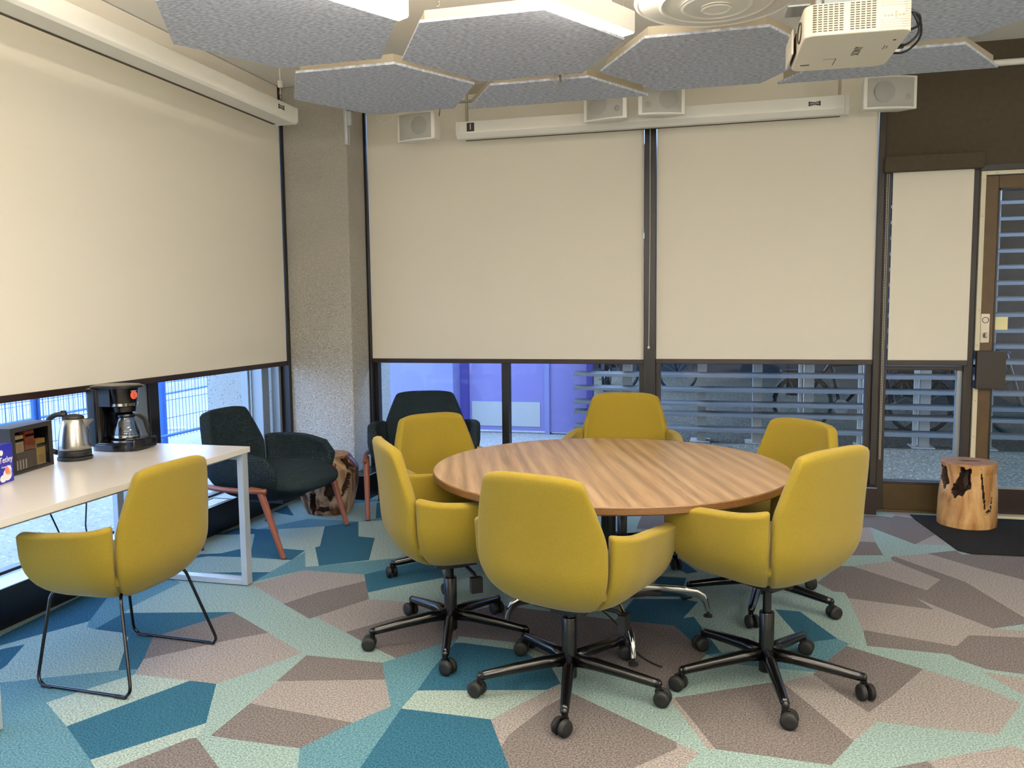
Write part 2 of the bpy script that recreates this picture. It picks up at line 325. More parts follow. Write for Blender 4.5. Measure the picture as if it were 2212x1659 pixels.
# right / down / forward axes of the camera measured for the room
CAMROWS = [[0.968209, 0.2498992, -0.011037], [0.012009, -0.0905089, -0.9958232], [-0.2498543, 0.9640324, -0.0906326]]
PROJ = [(0.2572, 3.7759), (0.2747, 3.3038), (0.5967, 3.2843), (0.5935, 3.7457)]
WORLD = 7.4
EXPO = 0.27
CARPET=[
('D',[(-3.153,2.770),(-3.188,2.947),(-3.225,3.492),(-3.100,3.520),(-2.918,3.164),(-3.041,2.936),(-3.084,2.850),(-3.132,2.750)]),
('L',[(-3.069,3.460),(-3.113,3.572),(-2.975,3.716),(-2.945,3.802),(-2.844,3.746),(-2.853,3.386),(-2.831,3.294),(-2.818,3.087),(-2.877,3.103),(-2.918,3.164)]),
('D',[(-2.818,3.087),(-2.831,3.294),(-2.310,3.425),(-2.468,3.112),(-2.488,3.066),(-2.367,2.854),(-2.325,2.766),(-2.397,2.738),(-2.597,3.041),(-2.666,3.080)]),
('T',[(-2.488,3.066),(-2.468,3.112),(-2.310,3.425),(-2.002,3.232),(-2.122,3.124),(-2.367,2.854)]),
('B',[(-2.367,2.854),(-2.122,3.124),(-2.002,3.232),(-1.740,3.065),(-1.842,2.861),(-1.926,2.722),(-2.046,2.722),(-2.256,2.721),(-2.303,2.721),(-2.325,2.766)]),
('D',[(-3.100,2.720),(-3.046,2.813),(-2.995,2.868),(-2.890,2.669),(-2.848,2.491)]),
('L',[(-2.883,2.470),(-2.759,2.545),(-2.397,2.738),(-2.325,2.766),(-2.303,2.721),(-2.389,2.575),(-2.463,2.436),(-2.249,2.305),(-2.001,2.139),(-1.854,2.032),(-2.281,1.930)]),
('G',[(-2.463,2.436),(-2.389,2.575),(-2.303,2.721),(-2.256,2.721),(-2.046,2.722),(-2.046,2.722),(-2.249,2.305)]),
('D',[(-2.249,2.305),(-2.046,2.722),(-1.926,2.722),(-1.776,2.440),(-2.001,2.139)]),
('G',[(-2.001,2.139),(-1.776,2.440),(-1.745,2.343),(-1.766,2.334),(-1.885,2.119),(-1.882,2.053)]),
('T',[(-1.909,2.072),(-1.885,2.119),(-1.766,2.334),(-1.745,2.343),(-1.561,2.199),(-1.466,2.125),(-1.854,2.032)]),
('T',[(-1.705,2.609),(-1.631,2.599),(-1.264,2.564),(-1.363,2.364),(-1.623,2.364),(-1.707,2.367),(-1.706,2.490)]),
('B',[(-1.704,2.797),(-1.288,2.909),(-1.179,2.709),(-1.264,2.564),(-1.264,2.564),(-1.631,2.599),(-1.705,2.609)]),
('T',[(-1.709,3.048),(-1.364,3.051),(-1.288,2.909),(-1.704,2.797)]),
('L',[(-1.364,3.051),(-1.169,3.318),(-1.133,3.364),(-1.138,3.047),(-1.130,2.849),(-1.136,2.701),(-1.136,2.701),(-1.113,2.280),(-1.299,2.237),(-1.363,2.364),(-1.264,2.564),(-1.179,2.709),(-1.288,2.909)]),
('D',[(-1.133,3.315),(-1.097,3.323),(-0.840,3.304),(-0.672,3.178),(-0.603,3.033),(-0.646,2.967),(-0.958,2.891),(-1.130,2.849),(-1.138,3.047)]),
('G',[(-1.130,2.849),(-0.646,2.967),(-0.672,2.910),(-0.792,2.699),(-0.848,2.699),(-1.136,2.701)]),
('D',[(-1.136,2.701),(-0.792,2.699),(-0.648,2.412),(-0.620,2.359),(-1.111,2.242)]),
('B',[(-0.792,2.699),(-0.603,3.033),(-0.547,2.966),(-0.063,2.643),(-0.117,2.519),(-0.648,2.412)]),
('T',[(-0.703,2.605),(-0.625,2.826),(-0.547,2.966),(-0.137,2.692),(-0.135,2.655),(-0.278,2.486),(-0.648,2.412),(-0.706,2.527)]),
('B',[(-0.188,3.014),(-0.164,3.013),(-0.011,2.679),(-0.035,2.674)]),
('T',[(-0.164,3.013),(0.189,3.226),(0.237,3.238),(0.294,3.127),(0.439,2.838),(0.348,2.666),(0.155,2.674),(-0.011,2.679)]),
('B',[(0.237,3.238),(0.360,3.341),(0.447,3.179),(0.521,3.060),(0.625,3.212),(0.792,3.490),(0.973,3.371),(1.073,3.261),(0.921,2.997),(0.762,2.991),(0.537,2.995),(0.439,2.838),(0.294,3.127)]),
('T',[(0.360,3.341),(0.439,3.504),(0.528,3.663),(0.792,3.490),(0.625,3.212),(0.521,3.060),(0.447,3.179)]),
('D',[(0.254,4.045),(0.368,4.041),(0.498,3.737),(0.376,3.668),(0.328,3.748)]),
('L',[(0.376,3.668),(0.498,3.737),(0.543,3.690),(0.439,3.504),(0.371,3.364),(0.224,3.362),(0.040,3.369),(-0.055,3.436),(0.127,3.539)]),
('D',[(-0.325,3.722),(-0.170,3.832),(-0.124,3.861),(0.004,3.469),(-0.055,3.436),(-0.191,3.702)]),
('D',[(-0.426,4.036),(-0.183,4.091),(-0.110,4.065),(-0.170,3.832),(-0.325,3.722),(-0.477,3.740)]),
('T',[(-1.659,3.318),(-1.478,3.563),(-1.230,3.643),(-1.073,3.806),(-0.527,3.742),(-0.204,3.728),(-0.055,3.436),(-0.184,3.080),(-0.302,3.155),(-0.700,3.264),(-0.858,3.375),(-1.141,3.389),(-1.133,3.364),(-1.324,3.106),(-1.513,3.218)]),
('B',[(-1.886,3.457),(-1.743,3.739),(-1.515,3.747),(-1.308,3.785),(-1.478,3.563),(-1.659,3.318)]),
('T',[(-2.127,3.581),(-2.031,3.783),(-1.868,4.000),(-1.734,3.739),(-1.901,3.428)]),
('B',[(-2.447,3.814),(-2.294,4.091),(-1.923,4.095),(-1.868,4.000),(-2.031,3.783),(-2.127,3.581)]),
('L',[(-2.464,3.842),(-2.460,3.892),(-2.464,4.018),(-2.456,4.406),(-2.314,4.149),(-2.246,4.182),(-1.855,4.419),(-1.763,4.478),(-1.756,4.320),(-1.923,4.095),(-1.923,4.095),(-2.294,4.091)]),
('D',[(-1.923,4.095),(-1.792,4.272),(-1.637,4.467),(-1.466,4.147),(-1.665,3.957),(-1.780,3.829)]),
('L',[(-3.038,4.819),(-2.836,5.150),(-2.451,5.151),(-2.313,5.316),(-2.275,5.228),(-2.451,5.151),(-2.623,4.984),(-2.902,4.848),(-3.025,4.790)]),
('D',[(-2.623,4.984),(-2.451,5.151),(-2.288,4.801),(-2.169,4.792),(-2.008,4.347),(-2.246,4.182),(-2.445,4.512),(-2.430,4.547)]),
('G',[(-2.451,5.151),(-2.275,5.228),(-1.879,4.615),(-1.855,4.419),(-2.008,4.347),(-2.169,4.792),(-2.288,4.801)]),
('G',[(-2.902,4.848),(-2.623,4.984),(-2.430,4.547),(-2.445,4.512),(-2.246,4.182),(-2.314,4.149),(-2.476,4.442),(-2.641,4.448)]),
('D',[(-3.038,4.819),(-2.902,4.848),(-2.641,4.448),(-2.476,4.442),(-2.459,4.247),(-2.775,4.236),(-2.992,4.207),(-3.049,4.156),(-3.069,4.231),(-2.953,4.276),(-2.883,4.395),(-2.824,4.408),(-2.990,4.707)]),
('D',[(-3.260,4.625),(-3.176,4.840),(-3.038,4.819),(-2.990,4.707)]),
('D',[(-2.797,3.935),(-2.464,4.018),(-2.460,3.892),(-2.464,3.842),(-2.581,3.932)]),
('D',[(-2.549,5.683),(-2.534,5.815),(-2.343,5.511),(-2.313,5.316),(-2.367,5.252)]),
('L',[(-2.860,5.764),(-2.534,5.815),(-2.541,5.754),(-2.789,5.601)]),
('D',[(-3.191,5.287),(-3.194,5.484),(-2.979,5.202),(-3.097,5.234)]),
('T',[(0.868,5.700),(0.884,6.034),(1.056,6.057),(1.139,6.034),(1.172,6.081),(1.273,6.036),(1.319,5.625),(1.148,5.368),(0.953,5.724)]),
('B',[(0.780,5.675),(0.953,5.724),(0.923,5.362),(0.751,5.360)]),
('B',[(1.139,6.034),(1.174,6.123),(1.083,6.217),(1.299,6.320),(1.273,6.036),(1.172,6.081)]),
('T',[(0.717,5.360),(0.923,5.362),(0.919,5.086),(0.653,5.027)]),
('B',[(1.148,5.368),(1.319,5.625),(1.341,5.389)]),
('T',[(1.177,5.181),(1.351,5.279),(1.368,5.204),(1.711,5.269),(1.897,5.253),(1.672,4.607),(1.557,4.780),(1.368,4.955)]),
('B',[(0.975,5.079),(1.177,5.181),(1.368,4.955),(1.557,4.780),(1.672,4.607),(1.461,4.002),(1.373,4.192),(1.249,4.679),(0.975,5.079)]),
('T',[(0.950,5.039),(0.975,5.079),(1.249,4.679),(1.373,4.192),(1.428,4.016),(1.344,4.101),(1.193,4.013),(1.020,4.245),(0.994,4.207),(0.620,4.284),(0.613,4.369),(0.558,4.371),(0.492,4.494),(0.643,4.820),(0.715,4.831),(0.953,4.985)]),
('B',[(0.715,4.831),(0.953,4.985),(1.133,4.688),(1.023,4.494)]),
('B',[(0.620,4.284),(0.994,4.207),(0.946,4.365),(0.946,4.365),(1.020,4.245),(1.193,4.013),(1.428,4.016),(1.404,3.936),(1.291,3.930),(1.067,3.906),(0.981,3.763),(0.624,3.866)]),
('T',[(0.624,3.866),(0.981,3.763),(1.067,3.906),(1.291,3.930),(1.476,3.940),(1.313,3.486),(1.165,3.529),(1.039,3.544),(0.952,3.618),(0.931,3.666),(0.612,3.683)]),
('B',[(1.012,3.514),(1.154,3.494),(1.271,3.498),(1.166,3.194),(1.124,3.291),(1.088,3.358)]),
('B',[(0.535,2.695),(0.650,2.763),(0.943,2.929),(0.991,2.879),(0.977,2.647),(0.479,2.528)]),
('T',[(0.535,2.695),(0.650,2.763),(0.667,2.705),(0.592,2.616)]),
('T',[(-0.550,5.669),(-0.543,5.948),(-0.252,6.009),(-0.266,5.779),(-0.262,5.387),(-0.548,5.370)]),
('B',[(-0.548,5.370),(-0.262,5.387),(-0.250,5.138),(-0.350,5.116)]),
('L',[(-0.350,5.116),(-0.275,5.132),(-0.257,4.869),(-0.341,4.887)]),
('D',[(-0.342,4.803),(-0.249,4.788),(-0.124,4.540),(-0.185,4.495),(-0.328,4.713)]),
('D',[(-0.330,4.422),(-0.182,4.425),(-0.191,4.278),(-0.344,4.291)]),
('B',[(-1.075,5.763),(-0.847,5.724),(-0.768,5.191),(-0.967,5.177)])]
# ---------------------------------------------------------------- camera
RIGHT, DOWN, FWD = CAMROWS
cam = bpy.data.cameras.new('camera'); co = bpy.data.objects.new('camera', cam); COL.objects.link(co)
cam.sensor_width = 36; cam.lens = 1770*36/2212; cam.clip_start = .02
Mc = Matrix(((RIGHT[0], -DOWN[0], -FWD[0]), (RIGHT[1], -DOWN[1], -FWD[1]), (RIGHT[2], -DOWN[2], -FWD[2])))
co.rotation_euler = Mc.to_euler(); co.location = (0, 0, 1.46); sc.camera = co
sc.view_settings.view_transform = 'Standard'; sc.view_settings.look = 'None'; sc.view_settings.gamma = 1
sc.view_settings.exposure = 0; sc.view_settings.use_curve_mapping = False

WB = 6.26       # inner plane of the back window wall
WA = -3.40      # inner plane of the left window wall
CZ = 3.20       # ceiling
XR = 4.2; YF = -3.2
# ---------------------------------------------------------------- floor (carpet pattern is one mesh)
def build_floor():
    x0, x1, y0, y1 = WA-.1, XR, YF, WB+.02
    polys = [([(x0, y0), (x1, y0), (x1, y1), (x0, y1)], 'M')]
    # the same sort of angular patches go on outside the part of the carpet the photograph shows
    rnd = random.Random(3)
    view = [(-2.35, 1.85), (1.02, 2.65), (2.5, 7.4), (-4.0, 7.4), (-4.0, 3.4)]
    def inside(p):
        c = False
        for i in range(len(view)):
            a, b = view[i], view[i-1]
            if (a[1] > p[1]) != (b[1] > p[1]) and p[0] < (b[0]-a[0])*(p[1]-a[1])/(b[1]-a[1])+a[0]: c = not c
        return c
    for iy in range(16):
        for ix in range(13):
            cx = x0+.35+ix*.62+rnd.uniform(-.1, .1); cy = y0+.3+iy*.6+rnd.uniform(-.1, .1)
            a = rnd.uniform(0, 1.5); q = []
            for k in range(5):
                t = a+k*1.2566; r = rnd.uniform(.26, .42); q.append((cx+r*1.25*math.cos(t), cy+r*.8*math.sin(t)))
            q = [(min(max(x, x0+.001), x1-.001), min(max(y, y0+.001), y1-.001)) for x, y in q]
            if any(inside(p) for p in q) or inside((cx, cy)): continue
            polys.append((q, rnd.choice('TBTBLDG')))
    for m, q in CARPET:
        polys.append(([(min(max(x, x0+.001), x1-.001), min(max(y, y0+.001), y1-.001)) for x, y in q], m))
    vs = []; fs = []
    for q, m in polys:
        n = len(vs); vs += [Vector(p) for p in q]; fs.append(list(range(n, n+len(q))))
    ov, oe, of, _, _, ofo = mgeo.delaunay_2d_cdt(vs, [], fs, 0, 1e-5, True)
    def within(p, q):
        c = False; j = len(q)-1
        for i in range(len(q)):
            a, b = q[i], q[j]; j = i
            if (a[1] > p[1]) != (b[1] > p[1]) and p[0] < (b[0]-a[0])*(p[1]-a[1])/(b[1]-a[1])+a[0]: c = not c
        return c
    boxes = [(min(p[0] for p in q), max(p[0] for p in q), min(p[1] for p in q), max(p[1] for p in q)) for q, _ in polys]
    names = ['M', 'G', 'L', 'D', 'B', 'T']
    me = bpy.data.meshes.new('floor'); keep = []
    for f in of:
        cx = sum(ov[i].x for i in f)/len(f); cy = sum(ov[i].y for i in f)/len(f); k = -1
        for i in range(len(polys)-1, -1, -1):
            bx = boxes[i]
            if bx[0] <= cx <= bx[1] and bx[2] <= cy <= bx[3] and within((cx, cy), polys[i][0]): k = i; break
        if k >= 0: keep.append((f, k))
    me.from_pydata([(p.x, p.y, 0) for p in ov], [], [f for f, _ in keep])
    for n in names: me.materials.append(MATS['c_'+n])
    for p, (_, k) in zip(me.polygons, keep): p.material_index = names.index(polys[k][1])
    bm = bmesh.new(); bm.from_mesh(me)
    for f in bm.faces:
        if f.normal.z < 0: f.normal_flip()
    bm.to_mesh(me); bm.free()
    return struct(put('floor', me))
build_floor()
struct(MB().box((WA-.3, YF-.1, -.25), (XR+.1, WB+.1, -.01)).build('trim_1', 'box_black'))   # slab edge under the carpet
struct(MB().box((WA-.4, YF-.1, CZ), (XR+.1, WB+.14, CZ+.15)).build('ceiling', 'ceiling'))
struct(MB().box((XR, YF, 0), (XR+.12, WB+.1, CZ)).build('wall_right', 'wall_paint'))
struct(MB().box((WA-.1, YF-.12, 0), (XR, YF, CZ)).build('wall_front', 'wall_paint'))
# left wall south of the glazing
struct(MB().box((WA-.12, YF, 0), (WA, .2, CZ)).build('wall_left', 'wall_paint'))
# concrete corner column
colm = MB()
colm.box((-3.52, 5.905, .0), (-2.822, WB+.1, CZ))
struct(colm.build('wall_corner', 'concrete', bevel=.012))
struct(MB().box((-4.15, 5.93, -.4), (-2.93, 6.9, 3.6)).build('wall_corner_outside', 'ext_concrete'))
# sill boxes
b = MB(); b.box((WA, .2, 0), (-3.235, 5.76, .19))
ba = struct(b.build('baseboard_left', 'box_black', bevel=.002))
g = MB()
for i in range(13):
    y = 4.45+i*.03; g.box((WA+.03, y, .19), (-3.26, y+.016, .1925))
g.build('vent_slats', 'white_metal', ba)
b = MB(); b.prism([(-3.4, 5.76), (-2.655, 5.76), (-2.655, 6.09), (-2.81, 6.09), (-2.81, 5.9), (-3.4, 5.9)], 0, .19)
b.prism([(-2.655, 6.09), (1.046, 6.09), (1.046, WB), (-2.81, WB), (-2.81, 6.09)], 0, .19)
bb = struct(b.build('baseboard_back', 'box_black', bevel=.002))
e = MB(); e.box((-3.3, 5.755, .186), (-2.65, 5.76, .192)); e.box((-2.655, 5.76, .186), (-2.65, 6.09, .192)); e.box((-2.65, 6.085, .186), (1.046, 6.09, .192))
e.tube([(-2.65, 5.757, .1915), (-2.82, 5.9, .1915)], .0015, 6)
e.build('metal_edge', 'grey_alu', bb)
MB().box((.9, 6.082, .0), (.905, 6.09, .186)).box((.9, 6.083, 0), (1.046, 6.088, .186)).build('end_panel', 'box_brown', bb)

# ---------------------------------------------------------------- windows, back wall
def bar(mb, x0, x1, z0, z1, y0=WB-.03, y1=WB+.07, mi=0): return mb.box((x0, y0, z0), (x1, y1, z1), mi)
w1 = MB(); bar(w1, -2.862, -2.80, .19, CZ, WB-.05); 
bar(w1, -2.80, -2.765, .19, 1.5, WB+.01)
bar(w1, -.583, -.497, .19, CZ, WB-.06)
bar(w1, -.62, -.583, .19, 1.05, WB-.02)
bar(w1, -2.80, -.583, .19, .222, WB-.01)
bar(w1, -1.703, -1.646, .2, 1.1, WB-.02)
bar(w1, -2.80, -.583, 1.16, 1.24, WB+.0)
w1 = struct(w1.build('window_1', 'black_frame', bevel=.003))
MB().add([(-2.8, WB+.033, .2), (-.6, WB+.033, .2), (-.6, WB+.033, 3.1), (-2.8, WB+.033, 3.1)], [(0, 1, 2, 3)]).build('window_glass', 'glass', w1)
w2 = MB(); bar(w2, -.497, -.462, .19, 1.05, WB-.02); bar(w2, -.497, 1.02, .19, .222, WB-.01)
bar(w2, 1.018, 1.06, .0, CZ, WB-.05); bar(w2, -.497, 1.02, 1.16, 1.24, WB); bar(w2, .98, 1.018, .2, 1.04, WB-.01)
w2 = struct(w2.build('window_2', 'dark_frame', bevel=.003))
MB().add([(-.48, WB+.033, .2), (1.03, WB+.033, .2), (1.03, WB+.033, 3.1), (-.48, WB+.033, 3.1)], [(0, 1, 2, 3)]).build('window_glass', 'glass', w2)
w3 = MB(); bar(w3, 1.062, 1.108, .0, 2.47, WB-.035); bar(w3, 1.60, 1.655, .0, 2.39, WB-.035)
bar(w3, 1.108, 1.60, 1.005, 1.036, WB-.02); bar(w3, 1.108, 1.60, .19, .213, WB-.02)
w3 = struct(w3.build('window_3', 'dark_frame', bevel=.003))
MB().box((1.108, WB-.02, .0), (1.6, WB+.03, .19)).box((1.06, WB-.06, 0), (2.75, WB-.03, .012)).build('kick_panel', 'olive', w3, bevel=.002)
MB().add([(1.1, WB+.033, .2), (1.61, WB+.033, .2), (1.61, WB+.033, 2.45), (1.1, WB+.033, 2.45)], [(0, 1, 2, 3)]).build('window_glass', 'glass', w3)
MB().box((1.57, WB+.0, .21), (1.60, WB+.05, 1.01)).build('inner_frame', 'grey_alu', w3)
wb = MB(); wb.box((1.03, WB-.02, 2.39), (XR, WB+.1, CZ)); wb.box((2.72, WB-.02, 0), (XR, WB+.1, 2.39))
struct(wb.build('wall_back', 'dark_wall'))
MB().box((-2.86, WB-.01, 3.06), (1.03, WB+.1, CZ)).build('trim_2', 'beige_metal')['kind'] = 'structure'
# head bar + cream weather strip
t = MB(); t.box((1.655, WB-.045, 2.352), (2.72, WB+.08, 2.39)); t.box((1.655, WB-.03, 0), (1.66, WB+.05, 2.36)); t.box((2.68, WB-.045, 0), (2.72, WB+.08, 2.36))
struct(t.build('trim_3', 'black_frame'))
t = MB(); t.box((1.660, WB-.05, 1.145), (1.690, WB-.02, 2.348)); t.box((1.660, WB-.05, .012), (1.690, WB-.02, .885)); t.box((1.690, WB-.05, 2.322), (2.68, WB-.02, 2.348))
t = struct(t.build('trim_4', 'cream_trim', bevel=.002))
s = MB()
for z in (2.29, 2.05, 1.7, 1.42, 1.18, .8, .55, .3): s.cyl((1.675, WB-.052, z), (1.675, WB-.049, z), .004, 10)
for x in (1.75, 1.9, 2.1, 2.3, 2.5): s.cyl((x, WB-.052, 2.335), (x, WB-.049, 2.335), .004, 10)
s.build('screw', 'brass_steel', t)
# door
d = MB(); y0, y1 = WB-.035, WB+.01
d.box((1.692, y0, .012), (1.772, y1, 2.318)); d.box((2.60, y0, .012), (2.675, y1, 2.318)); d.box((1.772, y0, 2.232), (2.6, y1, 2.318)); 
dr = struct(d.build('door_1', 'bronze', bevel=.003))
MB().box((1.772, y0, .012), (2.6, y1, .198)).build('bottom_rail', 'box_brown', dr, bevel=.003)
MB().add([(1.76, WB+.003, .19), (2.61, WB+.003, .19), (2.61, WB+.003, 2.24), (1.76, WB+.003, 2.24)], [(0, 1, 2, 3)]).build('door_glass', 'glass_dark', dr)
MB().box((1.772, y0-.002, .198), (1.782, y1, 2.232)).box((1.772, y0-.002, 2.222), (2.6, y1, 2.232)).build('glazing_bead', 'black_frame', dr)
MB().box((1.772, y0-.004, .19), (2.6, y0+.006, .208)).build('glazing_strip', 'grey_alu', dr)
p = MB(); p.box((1.694, y0-.004, 1.198), (1.748, y0, 1.395)); p = p.build('lock_plate', 'brass_steel', dr, bevel=.001)
m_ = MB(); m_.tube([(1.722+.019*math.cos(a*math.pi/16), y0-.005, 1.352+.019*math.sin(a*math.pi/16)) for a in range(32)], .0022, 6, closed=True); m_.build('lock_ring', 'black_frame', p, smooth=60)
m_ = MB(); m_.cyl((1.722, y0-.004, 1.25), (1.722, y0-.02, 1.25), .008, 16); m_.box((1.715, y0-.034, 1.232), (1.729, y0-.018, 1.268)); m_.build('thumb_turn', 'brass_steel', p, smooth=40, bevel=.004)
hb = MB(); hb.box((1.664, y0-.06, .885), (1.842, y0-.02, 1.143)); hb.box((1.70, y0-.02, .93), (1.76, y0, 1.10))
hb.build('push_panel', 'dark_frame', dr, bevel=.003)
MB().box((2.05, y0-.02, 1.0), (2.6, y0, 1.03)).build('push_bar', 'dark_frame', dr)
o = MB().box((1.778, WB-.004, 1.285), (1.868, WB-.0015, 1.372)).build('sticky_note', 'note'); tag(o, 'small pale yellow sticky note stuck on the door glass beside the lock', 'note')
struct(MB().box((1.70, WB-.12, 0), (2.72, WB-.035, .016)).build('trim_5', 'cream_trim', bevel=.003))

# ---------------------------------------------------------------- windows, left wall
def barA(mb, y0, y1, z0, z1, x0=WA-.07, x1=WA+.03): return mb.box((x0, y0, z0), (x1, y1, z1))
a = MB(); barA(a, 5.865, 5.905, .19, CZ, WA-.1, WA+.045); barA(a, 4.29, 4.375, .2, 1.12, WA-.06, WA-.012)
barA(a, .2, 5.865, .19, .207, WA-.07, WA-.01); barA(a, .2, 5.865, 1.17, 1.24, WA-.07, WA-.02); barA(a, .2, .26, .19, CZ); barA(a, .2, 5.9, 3.1, CZ, WA-.1, WA+.01); barA(a, 2.15, 2.23, .2, 1.12, WA-.06, WA-.012)
a = struct(a.build('window_4', 'black_frame', bevel=.003))
g = MB(); barA(g, 4.17, 4.29, .207, 1.17, WA-.16, WA-.03); barA(g, 5.70, 5.80, .207, 1.17, WA-.2, WA-.1); barA(g, 5.815, 5.85, .207, 1.17, WA-.09, WA-.02)
barA(g, 5.66, 5.69, .207, 1.17, WA-.26, WA-.2)
g.build('outer_frame', 'grey_alu', a, bevel=.004)
MB().add([(WA-.027, .25, .2), (WA-.027, 5.87, .2), (WA-.027, 5.87, 3.15), (WA-.027, .25, 3.15)], [(0, 1, 2, 3)]).build('window_glass', 'glass', a)
MB().box((WA+.0, .2, .188), (-3.24, 4.4, .1915)).box((WA, 4.86, .188), (-3.24, 5.76, .1915)).build('sill_top', 'silver_paint', ba)

# ---------------------------------------------------------------- roller blinds
def blind(P, u, z0, z1, w, label, rail='box_brown', group='roller blinds'):
    """P: lower left corner, u: unit direction, w: width"""
    P = Vector(P); u = Vector(u); n = Vector((u.y, -u.x, 0))   # into the room
    e = empty('roller_blind', P+u*w/2+Vector((0, 0, z0)), math.atan2(u.y, u.x), label, 'blind', group)
    MB().box((-w/2, -.0008, .0), (w/2, .0008, z1-z0)).build('fabric', 'blind', e)
    MB().box((-w/2-.004, -.009, -.036), (w/2+.004, .009, 0)).build('bottom_bar', rail, e, bevel=.003)
    return e
bl = WB-.035
blind((-2.797, bl+.01, 0), (1, 0, 0), 1.072, 3.12, 2.21, 'wide off-white roller blind left of the middle post on the back wall')
blind((-.493, bl+.01, 0), (1, 0, 0), 1.078, 3.12, 1.508, 'wide off-white roller blind right of the middle post on the back wall')
blind((WA+.03, .25, 0), (0, 1, 0), 1.072, 3.195, 5.61, 'long off-white roller blind on the left wall above the white table')
e = blind((1.112, bl-.015, 0), (1, 0, 0), 1.078, 2.37, .503, 'narrow off-white roller blind beside the door')
MB().box((-.312, -.06, 1.287), (.30, .025, 1.388)).build('cassette', 'dark_wall', e, bevel=.004)
e = empty('blind_chain', (-.54, WB-.075, 0), 0, 'beaded blind chain hanging on the middle post of the back wall', 'chain')
MB().tube([(0, 0, 2.9), (.002, 0, 2.0), (-.004, 0, 1.17)], .0022, 6).build('cord', 'white_metal', e)
m_ = MB(); m_.lathe([(0, -.012), (.007, -.009), (.010, 0), (.007, .009), (0, .012)], (-.004, 0, 1.165), 14); m_.build('weight', 'white_metal', e, smooth='all')
e = empty('blind_chain', (1.075, WB-.05, 0), 0, 'long beaded blind chain hanging left of the narrow blind', 'chain')
m_ = MB(); m_.tube([(0, 0, 2.36), (0, 0, .37)], .002, 6); m_.tube([(.011, -.004, 2.36), (.008, -.004, .37)], .002, 6)
for i in range(95): m_.box((-.003, -.003, .38+i*.02), (.003, .003, .386+i*.02))
m_.build('cord', 'beige_metal', e)

# ---------------------------------------------------------------- outside (left)
gA = MB(); gA.box((-30, -12, -.3), (-3.52, 40, -.06)); gA = gA.build('ground', 'ext_ground'); struct(gA); gA.name = 'ground'
def fence(P0, P1, z1, label, n=0):
    P0 = Vector(P0); P1 = Vector(P1); d = P1-P0; L = d.length
    e = empty('mesh_fence', P0, math.atan2(d.y, d.x), label, 'fence', 'blue mesh fence panels outside')
    k = MB()
    for i in range(int(L/.06)): k.box((i*.06, -.002, .12), (i*.06+.004, .002, z1))
    for i in range(int(z1/.2)): k.box((0, -.003, .15+i*.2), (L, .003, .156+i*.2))
    k.build('mesh_panel', 'fence_blue', e)
    k = MB(); k.tube([(0, 0, .05), (0, 0, z1), (L, 0, z1), (L, 0, .05)], .024, 8); k.tube([(0, 0, .16), (L, 0, .16)], .018, 8); k.tube([(0, 0, 1.05), (L, 0, 1.05)], .014, 8)
    k.build('frame', 'fence_blue', e, smooth=40)
fence((-6.0, 2.4, -.06), (-6.0, 6.0, -.06), 1.9, 'blue wire mesh fence panel outside behind the kettle')
fence((-6.0, 6.05, -.06), (-6.0, 8.7, -.06), 1.9, 'blue wire mesh fence panel outside behind the green chair')
fence((-8.2, 4.0, -.06), (-9.4, 14, -.06), 1.9, 'farther blue wire mesh fence panel outside')
def single(name, mb, mt, label, cat, **k):
    o = mb.build(name, mt, **k); return tag(o, label, cat)
single('fence_post', MB().cyl((-6.1, 7.86, -.06), (-6.1, 7.86, 2.2), .05, 16), 'fence_blue', 'thick blue post outside left of the near green chair', 'post', smooth=40)
single('bollard', MB().cyl((-5.8, 5.8, -.06), (-5.8, 5.8, .50), .035, 16), 'yellow_post', 'short pale yellow post outside behind the kettle', 'post', smooth=40)
for i, (x, y, a, l) in enumerate(((-7.2, 9.0, .5, .9), (-5.1, 6.75, .9, .5), (-8.6, 9.8, .2, 1.6), (-7.9, 7.4, .1, 1.2))):
    o = MB().box((-l/2, -.06, 0), (l/2, .06, .03)).build('timber_plank', 'wood_slab', loc=(x, y, -.06)); o.rotation_euler[2] = a
    tag(o, ('pale timber plank on the ground seen just left of the near green chair', 'pale timber plank on the ground between the window and the blue fence', 'long pale timber plank on the ground far beyond the blue fence', 'pale timber plank on the ground right behind the blue fence')[i], 'plank', 'timber planks on the ground outside')
# ---------------------------------------------------------------- outside (back)
g = MB(); g.box((-3.52, WB+.12, -.3), (30, 40, -.05)); struct(g.build('ground_back', 'ext_gravel'))
g = MB(); g.box((-3.5, WB+.13, -.05), (-.9, 11, -.045)); struct(g.build('path', 'ext_ground'))
PY = 9.6
e = empty('purple_entrance', (-2.4, PY, -.05), 0, 'purple painted steel doors and wall seen outside behind the dark chair', 'door')
def pb(n, x0, x1, z0, z1, y0, m, **k): return MB().box((x0+2.4, y0, z0), (x1+2.4, .1, z1)).build(n, m, e, **k)
pb('wall_panel', -4.0, -3.16, 0.0, 3.0, -.25, 'purple_light')
pb('frame', -3.16, -3.03, 0, 3.0, .02, 'purple_dark')
k = pb('door_leaf', -3.03, -2.08, .04, 2.9, .0, 'purple')
MB().box((-3.0+2.4, -.006, .09), (-2.14+2.4, 0, .39)).build('kick_plate', 'kick_plate', k)
MB().box((-2.95+2.4, -.008, .98), (-2.34+2.4, 0, 1.1)).build('sign', 'paper_white', k)
pb('frame', -2.08, -2.02, 0, 3.0, -.03, 'purple_light')
k = pb('door_leaf', -2.02, -1.57, .03, 2.9, -.01, 'purple')
pb('frame', -1.57, -1.5, 0, 3.0, -.03, 'purple_dark')
pb('lintel', -4.0, -1.5, 2.9, 3.3, -.26, 'purple_dark')
